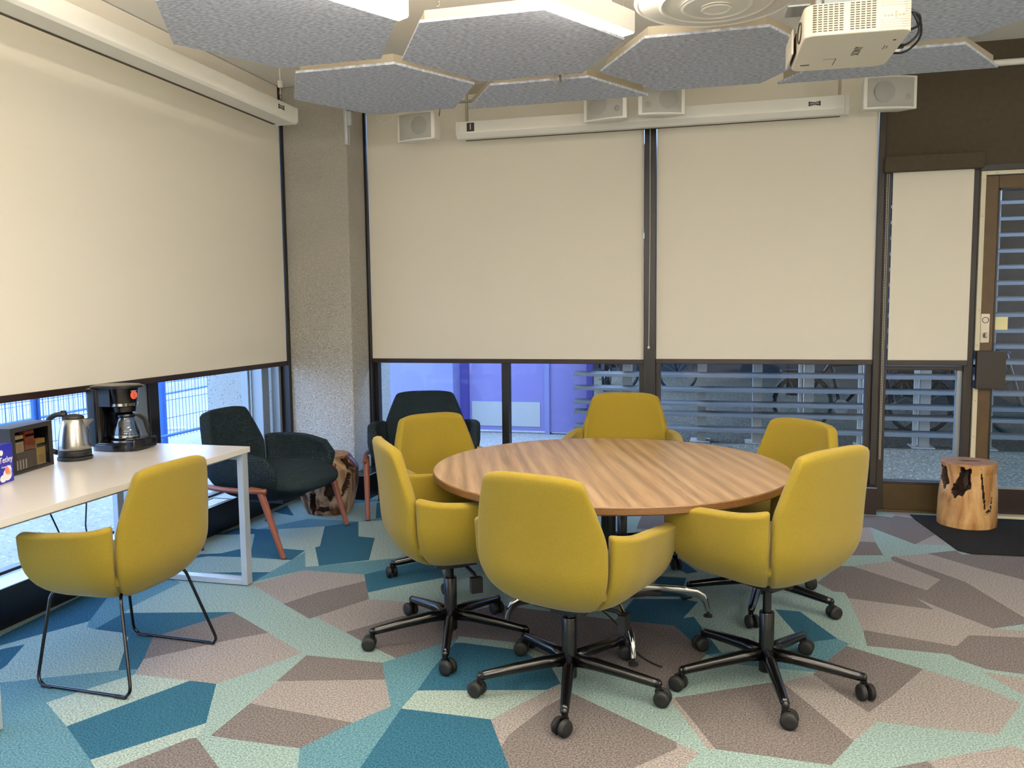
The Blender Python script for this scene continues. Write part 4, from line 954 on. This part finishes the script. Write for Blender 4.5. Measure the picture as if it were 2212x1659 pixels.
for cx, cz, rx, rz_ in ((.085, .035, .03, .026), (.055, .022, .022, .016), (.095, .05, .02, .02)):
    k.add([(cx+rx*math.cos(t*math.pi/12), -.0007, cz+rz_*math.sin(t*math.pi/12)) for t in range(24)], [tuple(range(24))])
k.build('cup_picture', 'paper_white', e)
k = MB(); k.add([(.083+.014*math.cos(t*math.pi/8), -.0011, .052+.016*math.sin(t*math.pi/8)) for t in range(16)], [tuple(range(16))]); k.build('flower_picture', 'peach', e)

# ---------------------------------------------------------------- wood stools
def stump(name, x, y, rz, prof, H, m, label, pits, seed, top_m='stump_end'):
    rnd = random.Random(seed); ph = [rnd.uniform(0, 6.28) for _ in range(8)]
    e = empty(name, (x, y, 0), rz, label, 'stool')
    def rad(z):
        for i in range(len(prof)-1):
            if z <= prof[i+1][0]:
                t = (z-prof[i][0])/(prof[i+1][0]-prof[i][0]); return prof[i][1]*(1-t)+prof[i+1][1]*t
        return prof[-1][1]
    NU, NV = 200, 130; vs = []; dep = []
    for j in range(NV):
        z = H*j/(NV-1)
        for i in range(NU):
            t = 2*math.pi*i/NU; zz = z/H
            r = rad(zz)*(1+.022*math.sin(2*t+ph[0])+.018*math.sin(3*t+ph[1]+zz)+.01*math.sin(7*t+ph[2]+2*zz)+.005*math.sin(13*t+ph[3]+5*zz))
            pd = 0
            for (pt, pz, wt, wz, dd, sl) in pits:
                dt = (t-R(pt)-sl*(zz-pz)+math.pi) % (2*math.pi)-math.pi
                q = (dt/wt)**2+((zz-pz)/wz)**2
                q *= 1+.35*math.sin(5*math.atan2((zz-pz)/wz, dt/wt)+ph[4])
                if q < 1: pd = max(pd, dd*min(1, (1-q)*2.2))
            r *= 1-pd; dep.append(pd)
            dz = .006*math.sin(2*t+ph[5]) if j == NV-1 else 0
            vs.append((r*math.cos(t), r*math.sin(t), z+dz))
    fs = []; mi = []
    for j in range(NV-1):
        for i in range(NU):
            k_ = (i+1) % NU; f = (j*NU+i, j*NU+k_, (j+1)*NU+k_, (j+1)*NU+i); fs.append(f); mi.append(1 if max(dep[q] for q in f) > .09 else 0)
    k = MB(); k.v = vs; k.f = fs; k.mi = mi
    # end faces with a shallow bevel and a split in the top
    k.f.append(tuple(range(NU))[::-1]); k.mi.append(0)
    n0 = len(k.v)
    for fct, zo in ((.97, .004), (.6, .006), (.2, .005)):
        for i in range(NU):
            vx = vs[(NV-1)*NU+i]; k.v.append((vx[0]*fct, vx[1]*fct, H+zo))
    rows = [(NV-1)*NU, n0, n0+NU, n0+2*NU]
    for a_, b_ in zip(rows, rows[1:]):
        for i in range(NU): k.f.append((a_+i, a_+(i+1) % NU, b_+(i+1) % NU, b_+i)); k.mi.append(2)
    k.f.append(tuple(n0+2*NU+i for i in range(NU))); k.mi.append(2)
    k.build('trunk', [m, 'stump_hollow', top_m], e, smooth=45)
    q = MB(); q.add([(-.07, .0, H+.0075), (-.02, -.017, H+.0075), (.05, -.012, H+.0075), (.085, .004, H+.0075), (.04, .012, H+.0075), (-.03, .01, H+.0075)], [(0, 1, 2, 3, 4, 5)])
    q.build('crack', 'stump_hollow', e)
    return e
stump('wood_stump_stool', 1.575, 5.93, 0, [(0, .172), (.1, .175), (.5, .170), (.85, .158), (1, .165)], .425, 'stump_wood', 'honey coloured tree trunk stool with a deep hollow on the dark mat by the door',
      [(-112, .76, .24, .20, .5, .2), (-128, .60, .16, .10, .4, 0), (-162, .78, .22, .17, .42, -.5), (-72, .62, .028, .34, .14, -.25), (-58, .3, .10, .03, .12, 1), (-50, .4, .03, .13, .12, .4)], 4)
stump('wood_root_stool', -2.80, 5.40, 0, [(0, .165), (.12, .185), (.5, .225), (.8, .228), (1, .165)], .42, 'stump_bark', 'gnarled dark and pale root wood stool behind the near dark green armchair',
      [(-100, .2, .12, .22, .3, .5), (-60, .45, .18, .16, .25, 0), (-75, .12, .25, .05, .2, .4), (-30, .55, .1, .2, .2, .6), (-20, .85, .15, .12, .2, -1)], 9)
# door mat
k = MB(); k.prism([(1.27, 6.12), (1.275, 6.0), (1.36, 5.27), (1.42, 5.215), (3.1, 5.30), (3.1, 6.12)], .0, .007); o = k.build('door_mat', 'mat_dark', bevel=.003)
tag(o, 'dark charcoal entrance mat lying under the tree trunk stool by the door', 'mat')
# ---------------------------------------------------------------- acoustic hexagon panels
HZ = 2.75; HS = .575
def hexpts(cx, cy, s=HS, half=None):
    # A,B near edge, C right, D,E far edge, F left
    k = math.sqrt(3)/2*s
    P = [(cx-s/2, cy-k), (cx+s/2, cy-k), (cx+s, cy), (cx+s/2, cy+k), (cx-s/2, cy+k), (cx-s, cy)]
    return P if not half else [P[0], P[1], P[2], P[5]]
def hook_set(e, x, y, z0):
    k = MB(); k.tube([(x, y, z0-.0+.065), (x, y, CZ-HZ)], .0012, 5); c = k.build('hanging_cable', 'beige_metal', e)
    k = MB(); pts = [(x+.010*math.cos(a), y, z0+.052+.010*math.sin(a)) for a in [R(q) for q in range(-90, 181, 30)]]
    pts = pts[::-1]+[(x+.010*math.cos(R(q))*1, y, z0+.032+.010*math.sin(R(q))) for q in range(90, -170, -30)]
    k.tube(pts, .0022, 6); k.build('hook', 'brass_steel', c, smooth='all')
def panel(cx, cy, label, half=False, hooks=()):
    e = empty('acoustic_panel', (cx, cy, HZ), 0, label, 'ceiling panel', 'grey hexagonal acoustic panels')
    P = hexpts(0, 0, half=half)
    MB().prism(P, 0, .014).build('felt_face', 'felt', e, bevel=.002)
    q = hexpts(0, 0, HS-.03, half=half)
    if half: q = [(x, min(y, -.02)) for x, y in q]
    k = MB(); k.prism(q, .014, .062); k.build('edge_frame', 'felt_edge', e)
    for hx, hy in hooks: hook_set(e, hx, hy, .062)
    return e
hk = ((-.25, -.42), (.25, -.42), (.42, .0))
panel(-2.01, 3.545, 'grey hexagonal ceiling panel nearest the left wall, beside the left strip light', hooks=((.25, .3),))
panel(-1.982, 4.645, 'grey hexagonal ceiling panel at the far left, in front of the concrete column', hooks=hk[:1])
panel(-1.058, 4.10, 'grey hexagonal ceiling panel in the centre with a strip light along its right edge', hooks=((-.22, -.44), (.25, -.43)))
panel(-1.04, 5.19, 'half hexagon ceiling panel behind the centre panel, above the projection screen case', half=True, hooks=((-.0, -.43),))
panel(-.10, 4.605, 'grey hexagonal ceiling panel behind the round air diffuser', hooks=((-.22, -.44), (.22, -.44), (-.44, -.05)))
panel(.86, 5.15, 'half hexagon ceiling panel above the right loudspeaker', half=True, hooks=((.3, -.42),))
panel(.885, 4.035, 'grey hexagonal ceiling panel behind and right of the projector', hooks=((.4, .2),))
panel(1.83, 3.50, 'grey hexagonal ceiling panel at the far right', hooks=hk[:1])
panel(-1.06, 1.9, 'grey hexagonal ceiling panel just behind the camera position', hooks=hk[:1])

# ---------------------------------------------------------------- strip lights
def strip(P, d, Ln, label, vis=True):
    d = Vector(d).normalized(); P = Vector(P)
    e = empty('strip_light', P, math.atan2(d.y, d.x), label, 'ceiling light', 'linear strip lights')
    MB().box((0, -.032, .0), (Ln, .032, .085)).build('housing', 'white_metal', e, bevel=.001)
    MB().box((.004, -.027, -.004), (Ln-.004, .027, .0)).build('lamp_diffuser', 'led', e)
    MB().box((.02, -.024, .085), (Ln-.02, .024, .087)).build('uplight_diffuser', 'led_up', e)
    k = MB()
    for x in (.12, Ln-.12): k.tube([(x, 0, .085), (x, 0, CZ-P.z)], .001, 5)
    k.build('hanging_cable', 'white_metal', e)
    return e
dd = (-.5, -.866, 0)
strip((-1.229, 3.118, 2.60), dd, 1.5, 'slim linear light hanging under the left ceiling panels')
strip((-.401, 3.556, 2.60), dd, 1.5, 'slim linear light hanging beside the round air diffuser')
strip((.62, 2.55, 2.60), dd, 1.5, 'added slim linear light nearest the projector, unseen above the top of the view')  # from here on the strips are out of view, added as fill light
strip((1.9, 3.3, 2.62), dd, 1.5, 'added slim linear light right of the projector, unseen above the top of the view')
strip((2.6, 1.4, 2.60), dd, 1.5, 'added slim linear light, unseen at the right behind the view')
strip((.9, .5, 2.60), dd, 1.5, 'added slim linear light, unseen behind the view')
strip((-.9, -.3, 2.60), dd, 1.5, 'added slim linear light, unseen at the left behind the view')
strip((1.2, -1.4, 2.60), dd, 1.5, 'added slim linear light, unseen at the back of the room')

for x, y, l in ((-.5, -1.6, 'added white globe floor lamp, unseen behind the camera on the left'), (1.0, -1.2, 'added white globe floor lamp, unseen behind the camera in the middle'), (3.2, .6, 'added white globe floor lamp, unseen behind the camera on the right')):
    e = empty('floor_lamp', (x, y, 0), 0, l, 'lamp')  # unseen lamps added to brighten the ceiling panels and back wall from low down
    MB().lathe([(0, 0), (.15, 0), (.15, .012), (.02, .03), (.012, .05), (.012, 1.5), (0, 1.5)]).build('stand', 'black_metal', e, smooth=40)
    MB().lathe([(.17*math.sin(t*math.pi/16), 1.66-.17*math.cos(t*math.pi/16)) for t in range(17)]).build('globe_shade', 'fill_globe', e, smooth='all')

# ---------------------------------------------------------------- air diffuser
e = empty('air_diffuser', (-.047, 3.62, 2.725), 0, 'round white ceiling air diffuser with concentric rings', 'air vent')
for n_, (r0, r1, z0, z1) in enumerate(((.335, .27, 0, .055), (.235, .17, -.014, .05), (.145, .095, -.028, .035), (.065, .012, -.038, -.012))):
    k = MB(); k.lathe([(r0, z0), (r0-.01, z0-.004), (r0-.022, z0+.003), ((r0+r1)/2, z0+.02), (r1, z1), (r1+.003, z1+.002), (r0, z0+.008), (r0+.002, z0+.003)], seg=72)
    k.build('ring', 'diffuser_white', e, smooth=45)
k = MB(); k.lathe([(.27, .055), (.275, .06), (.275, CZ-2.725)], seg=48); k.lathe([(.0, .075), (.27, .075)], seg=48); k.lathe([(0, -.016), (.02, -.014), (.02, .075)], seg=24); k.build('duct', 'diffuser_white', e, smooth=40)

# ---------------------------------------------------------------- projector
pb_ = [Vector((p[0], p[1], 0)) for p in PROJ]       # front-left, near-left, near-right, far-right on the underside
e = empty('projector', (pb_[1].x, pb_[1].y, 2.45), R(2), 'white projector hanging from the ceiling at the top right', 'projector')
PW, PD, PH = .372, .47, .115
def rrect(w, d, r, n=8, x0=0, y0=0, far=1.0):
    pts = []
    for cx, cy, a0_ in ((w-r, d-r, 0), (r, d-r, 90), (r, r, 180), (w-r, r, 270)):
        for i in range(n+1):
            a_ = R(a0_+90*i/n); pts.append((x0+cx+r*math.cos(a_), y0+cy+r*math.sin(a_)))
    return pts
k = MB(); k.prism(rrect(PW, PD, .045), 0, PH); bd = k.build('case', 'projector_white', e, bevel=.006, bseg=3)
k = MB()
for g_ in (range(6), range(7, 12)):
    k = MB()
    for j in range(12):
        for i in g_:
            x = .028+i*.0185
            k.box((x, -.0012, .014+j*.0083), (x+.0135, .002, .014+j*.0083+.0036))
    k.build('vent_grille', 'vent_dark', bd)
k = MB()
for j in range(12):
    z = .012+j*.0085
    if 3 < j < 9: k.box((.345, -.0025, z), (.36, .001, z+.004))
    else: k.box((.262, -.0025, z), (.36, .001, z+.004))
k.build('ribs', 'projector_white', bd)
k = MB()
for i, (x, z) in enumerate(((.272, .05), (.284, .05), (.296, .05), (.31, .06), (.31, .05), (.31, .04), (.322, .05), (.334, .05))): k.box((x, -.002, z), (x+.007, 0, z+.006))
k.build('buttons', 'beige_metal', bd)
MU = Matrix.Rotation(R(180), 4, 'X')
text('brand_lettering', 'SONY', .042, 'ink', bd, Matrix.Translation((PW*.60, PD*.48, -.0008)) @ Matrix.Rotation(R(-90), 4, 'Z') @ MU)
k = MB(); k.box((PW*.76, PD*.36, -.0006), (PW*.84, PD*.50, 0)); k.build('rating_label', 'label_white', bd)
k = MB(); k.box((PW*.84, PD*.38, -.0007), (PW*.85, PD*.49, 0)); k.box((PW*.87, PD*.40, -.0007), (PW*.878, PD*.47, 0)); k.box((.03, PD-.1, -.0006), (.065, PD-.085, 0)); k.box((.11, PD*.66, -.0006), (.16, PD*.665, 0)); k.box((.157, PD*.66, -.0006), (.16, PD*.86, 0)); k.build('printed_marks', 'ink', bd)
k = MB(); k.cyl((PW*.9, PD*.25, -.0008), (PW*.9, PD*.25, .002), .006, 12); k.build('screw_hole', 'vent_dark', bd)
k = MB(); k.tube([(-.002, PD*.3+.055*math.cos(t*math.pi/12), PH*.5+.035*math.sin(t*math.pi/12)) for t in range(24)], .003, 6, closed=True); k.box((-.002, PD*.55, .02), (.0, PD-.02, PH-.02)); k.build('lens_surround', 'vent_dark', bd)
MB().box((-.02, PD*.5, .008), (-.012, PD-.005, PH-.01)).build('lens_cover', 'projector_white', bd, bevel=.004)
MB().box((PW-.002, .24, .012), (PW+.002, .43, .09)).build('socket_panel', 'vent_dark', bd)
k = MB(); k.cyl((.19, .24, PH), (.19, .24, CZ-2.45), .024, 20); k.box((.03, .06, PH), (.34, .40, PH+.012)); k.box((.08, .1, PH+.012), (.30, .36, PH+.05))
k.cyl((.05, .03, PH-.002), (.05, .03, PH+.05), .012, 12); k.build('ceiling_mount', 'grey_alu', e, smooth=40)
k = MB(); k.box((-.05, .1, PH+.03), (.03, .22, PH+.036)); k.build('mount_plate', 'grey_alu', e)
for pts in ([(PW, .30, .03), (PW+.04, .27, .02), (PW+.085, .25, .06), (PW+.05, .22, .13), (PW-.05, .2, .2), (PW-.1, .22, .4)], [(PW, .36, .02), (PW+.05, .34, .01), (PW+.10, .30, .05), (PW+.08, .24, .12), (PW-.02, .2, .17), (PW-.08, .22, .4)], [(PW, .27, .06), (PW+.07, .2, .07), (PW+.06, .16, .10), (PW-.01, .14, .12)]):
    k = MB(); k.tube(smooth_path(pts, .06, 8), .0045, 8); k.build('cable', 'black_plastic', e, smooth='all')
for yy in (.30, .36):
    MB().box((PW+.0, yy-.008, .018), (PW+.035, yy+.008, .034)).build('plug', 'label_black' if yy < .33 else 'label_white', e, bevel=.002)

# ---------------------------------------------------------------- projection screens
def case_profile(w, h, ch):  # y,z section; front is -y
    return [(-w/2, h), (-w/2, ch), (-w/2+ch, 0), (w/2-ch*.3, 0), (w/2, ch*.3), (w/2, h)]
def screen(P, az, Ln, w, h, ch, label, one, sign=1):
    e = empty('projection_screen', P, az, label, 'projection screen', 'ceiling hung projection screen cases')
    pr = case_profile(w, h, ch); n = len(pr)
    def ext(x0, x1, sc_=1.0):
        k = MB(); vs = [(x, y*sc_, (z-h/2)*sc_+h/2) for x in (x0, x1) for y, z in pr]
        k.add(vs, [tuple(range(n)), tuple(range(n, 2*n))[::-1]]+[(i, (i+1) % n, (i+1) % n+n, i+n) for i in range(n)]); return k
    ext(-Ln/2+.03, Ln/2-.03).build('case', 'white_metal', e, bevel=.002)
    ext(-Ln/2, -Ln/2+.03, 1.02).build('end_cap', 'white_metal', e, bevel=.002); ext(Ln/2-.03, Ln/2, 1.02).build('end_cap', 'white_metal', e, bevel=.002)
    MB().box((-Ln/2+.05, w/2-ch*.3-.026, -.002), (Ln/2-.05, w/2-ch*.3-.004, .003)).build('screen_slot', 'vent_dark', e)
    xl = sign*(Ln/2-.22)
    k = MB(); zc = h*.62
    k.add([(xl-.038, -w/2-.0012, zc-.016), (xl, -w/2-.0012, zc-.009), (xl+.038, -w/2-.0012, zc-.016), (xl+.038, -w/2-.0012, zc+.016), (xl, -w/2-.0012, zc+.009), (xl-.038, -w/2-.0012, zc+.016)], [(0, 1, 2, 3, 4, 5)])
    lb = k.build('maker_label', 'label_black', e)
    text('label_lettering', 'DA-LITE', .0155, 'label_white', lb, Matrix.Translation((xl, -w/2-.0016, zc)) @ MX)
    if one:
        x1 = -Ln/2+.115
        MB().box((x1-.029, -w/2-.001, h*.38), (x1+.029, -w/2, h*.38+.062)).build('number_label', 'label_black', e)
        text('number', '1', .06, 'label_white', e, Matrix.Translation((x1, -w/2-.0016, h*.38+.031)) @ MX)
    return e
sB = screen((-.578, 5.96, 2.722), 0, 2.72, .12, .118, .035, 'long white projection screen case hanging across the back windows, numbered 1', True)
for s in (-1, 1): MB().box((s*1.30-.004, .0, .118), (s*1.30+.012, .03, CZ-2.722)).build('hanger', 'beige_metal', sB)
sA = screen((-2.942, 3.38, 2.745), R(90), 3.7, .175, .105, .016, 'long white projection screen case hanging along the left wall', False)
for x_ in (1.78, -1.7):
    k = MB(); k.tube([(x_, 0, .165), (x_, 0, CZ-2.752)], .0035, 8); k.box((x_-.012, -.012, .235), (x_+.012, .012, .28)); c = k.build('hanging_wire', 'white_metal', sA)
    k = MB()
    for j in range(3):
        k.tube([(x_+.010*math.cos(t*math.pi/6)*(1 if j % 2 else .2), .010*math.cos(t*math.pi/6)*(.2 if j % 2 else 1), .14+j*.03+.018*math.sin(t*math.pi/6)) for t in range(12)], .003, 6, closed=True)
    k.build('chain_link', 'brass_steel', c, smooth='all')

# ---------------------------------------------------------------- loudspeakers
def speaker(P, rz, w, h, d, label, flip=1):
    e = empty('loudspeaker', P, rz, label, 'speaker', 'white box loudspeakers')
    def face(t, inset, off):   # curved front: x across -w/2..w/2
        x = (t-.5)*(w-2*inset); c = .022*(1-(2*t-1)**2)
        return x, -d/2-c-off
    N = 12
    def plate(inset, o0, o1, z0, z1):
        k = MB(); vs = []
        for o_ in (o0, o1):
            for i in range(N+1):
                x, y = face(i/N, inset, o_)
                vs += [(x, y, z0), (x, y, z1)]
        m = 2*(N+1); fs = []
        for i in range(N):
            a_ = 2*i; fs += [(a_, a_+2, a_+3, a_+1), (m+a_, m+a_+1, m+a_+3, m+a_+2), (a_, m+a_, m+a_+2, a_+2), (a_+1, a_+3, m+a_+3, m+a_+1)]
        fs += [(0, 1, m+1, m), (m-2, 2*m-2, 2*m-1, m-1)]
        k.add(vs, fs); return k
    k = plate(0, -.012, .0, -h/2, h/2)
    # tapered body
    k.add([(-w/2, -d/2+.008, -h/2), (w/2, -d/2+.008, -h/2), (w/2*.72, d/2, -h/2*.8), (-w/2*.72, d/2, -h/2*.8), (-w/2, -d/2+.008, h/2), (w/2, -d/2+.008, h/2), (w/2*.72, d/2, h/2*.8), (-w/2*.72, d/2, h/2*.8)],
        [(0,3,2,1),(4,5,6,7),(0,1,5,4),(1,2,6,5),(2,3,7,6),(3,0,4,7)])
    bd = k.build('cabinet', 'white_metal', e, smooth=40, bevel=.004)
    g = plate(.02, .0, .005, -h/2+.012, h/2-.012).build('grille', 'grille', bd, smooth=40)
    k = MB(); xc = flip*w*.13
    y_ = -d/2-.022*(1-(2*xc/w)**2)-.0065
    k.lathe([(0, 0), (.062, 0), (.064, -.001)], seg=36); k.xf(Matrix.Translation((xc, y_, 0)) @ Matrix.Rotation(R(90), 4, 'X')); k.build('woofer', 'cone', g, smooth=60)
    k = MB(); k.lathe([(0, 0), (.018, 0), (.019, -.001)], seg=24); xc2 = -flip*w*.3; y2_ = -d/2-.022*(1-(2*xc2/w)**2)-.0065
    k.xf(Matrix.Translation((xc2, y2_, -.03)) @ Matrix.Rotation(R(90), 4, 'X')); k.build('tweeter', 'cone', g, smooth=60)
    k = MB(); k.box((-.02, -.02, h/2*.85), (.02, .02, h/2+.03)); k.box((-.07, .01, h/2+.02), (.07, .03, h/2+.03)); k.cyl((0, .02, h/2+.03), (0, .02, CZ-P[2]), .006, 10); k.build('bracket', 'beige_metal', e)
    k = MB(); k.tube(smooth_path([(.1, d/2-.02, h/2*.7), (.11, d/2, h/2+.05), (.05, .03, h/2+.09), (.02, .02, h/2+.2)], .03), .003, 6); k.build('cable', 'box_black', e)
    return e
speaker((-2.15, 5.76, 2.777), R(-12), .315, .20, .17, 'white loudspeaker hanging left of the numbered screen case', 1)
speaker((-.775, 5.70, 2.815), R(-14), .31, .19, .15, 'left one of the two white loudspeakers hanging side by side', -1)
speaker((-.435, 5.70, 2.825), R(14), .31, .19, .15, 'right one of the two white loudspeakers hanging side by side', 1)
speaker((.965, 5.74, 2.775), R(12), .325, .20, .17, 'white loudspeaker hanging right of the screen case beside the dark wall', -1)
# rail, upright tube, caged detector, wall pipe
o = empty('ceiling_rail', (-2.13, 5.60, 2.90), 0, 'thin steel support rail with an upright tube in front of the concrete column', 'rail')
k = MB(); k.box((-.5, -.02, 0), (.78, .02, .012)); k.box((-.5, -.02, .0), (-.49, .02, .03)); k.box((-.31, -.03, -.03), (-.16, .03, -.005)); k.box((.55, -.02, -.02), (.75, .02, -.006)); k.build('rail', 'grey_alu', o)
k = MB(); k.cyl((-.545, 0, -.235), (-.545, 0, .02), .017, 18); k.box((-.53, -.01, -.1), (-.5, .012, 0)); k.tube([(-.52, .0, -.05), (-.522, .004, -.24)], .003, 6); k.build('upright_tube', 'silver_paint', o, smooth=40)
k = MB(); k.tube([(-.24+.07*math.cos(R(a_)), 0, -.03+.07*math.sin(R(a_))) for a_ in range(180, 340, 12)], .002, 5); k.build('thin_wire', 'white_metal', o)
k = MB(); k.cyl((-.48, 0, .012), (-.48, 0, CZ-2.9), .005, 8); k.cyl((.7, 0, .012), (.7, 0, CZ-2.9), .005, 8); k.build('drop_rod', 'grey_alu', o)
e = empty('caged_sprinkler', (-.90, 4.62, 2.74), 0, 'small wire caged sprinkler head between the centre ceiling panels', 'sprinkler')
k = MB()
for a_ in range(4):
    k.tube([(.036*math.cos(R(a_*45))*math.sin(t*math.pi/10), .036*math.sin(R(a_*45))*math.sin(t*math.pi/10), -.03-.036*math.cos(t*math.pi/10)+.03) for t in range(-6, 7)], .0011, 5)
k.tube([(.034*math.cos(t*math.pi/10), .034*math.sin(t*math.pi/10), -.012) for t in range(20)], .0011, 5, closed=True); k.build('wire_cage', 'steel', e)
k = MB(); k.cyl((0, 0, -.02), (0, 0, .0), .007, 10); k.cyl((0, 0, -.028), (0, 0, -.025), .014, 12); k.cyl((0, 0, 0), (0, 0, CZ-2.74), .008, 10); k.build('sprinkler_head', 'chrome', e, smooth=40)
o = MB().cyl((1.55, WB-.05, 3.045), (XR, WB-.05, 3.045), .022, 16).build('wall_pipe', 'white_metal', smooth=40); tag(o, 'white horizontal pipe high on the dark wall above the door', 'pipe')

# ---------------------------------------------------------------- light
w = bpy.data.worlds.new('world'); sc.world = w; w.use_nodes = True
bg = w.node_tree.nodes['Background']; bg.inputs[0].default_value = (.37, .58, 1.0, 1); bg.inputs[1].default_value = WORLD
sc.view_settings.exposure = EXPO
sc.cycles.max_bounces = 8; sc.cycles.diffuse_bounces = 5; sc.cycles.glossy_bounces = 4; sc.cycles.transparent_max_bounces = 16; sc.cycles.transmission_bounces = 4
sc.cycles.caustics_reflective = False; sc.cycles.caustics_refractive = False
sc.cycles.use_denoising = True
sc.cycles.sample_clamp_indirect = 6
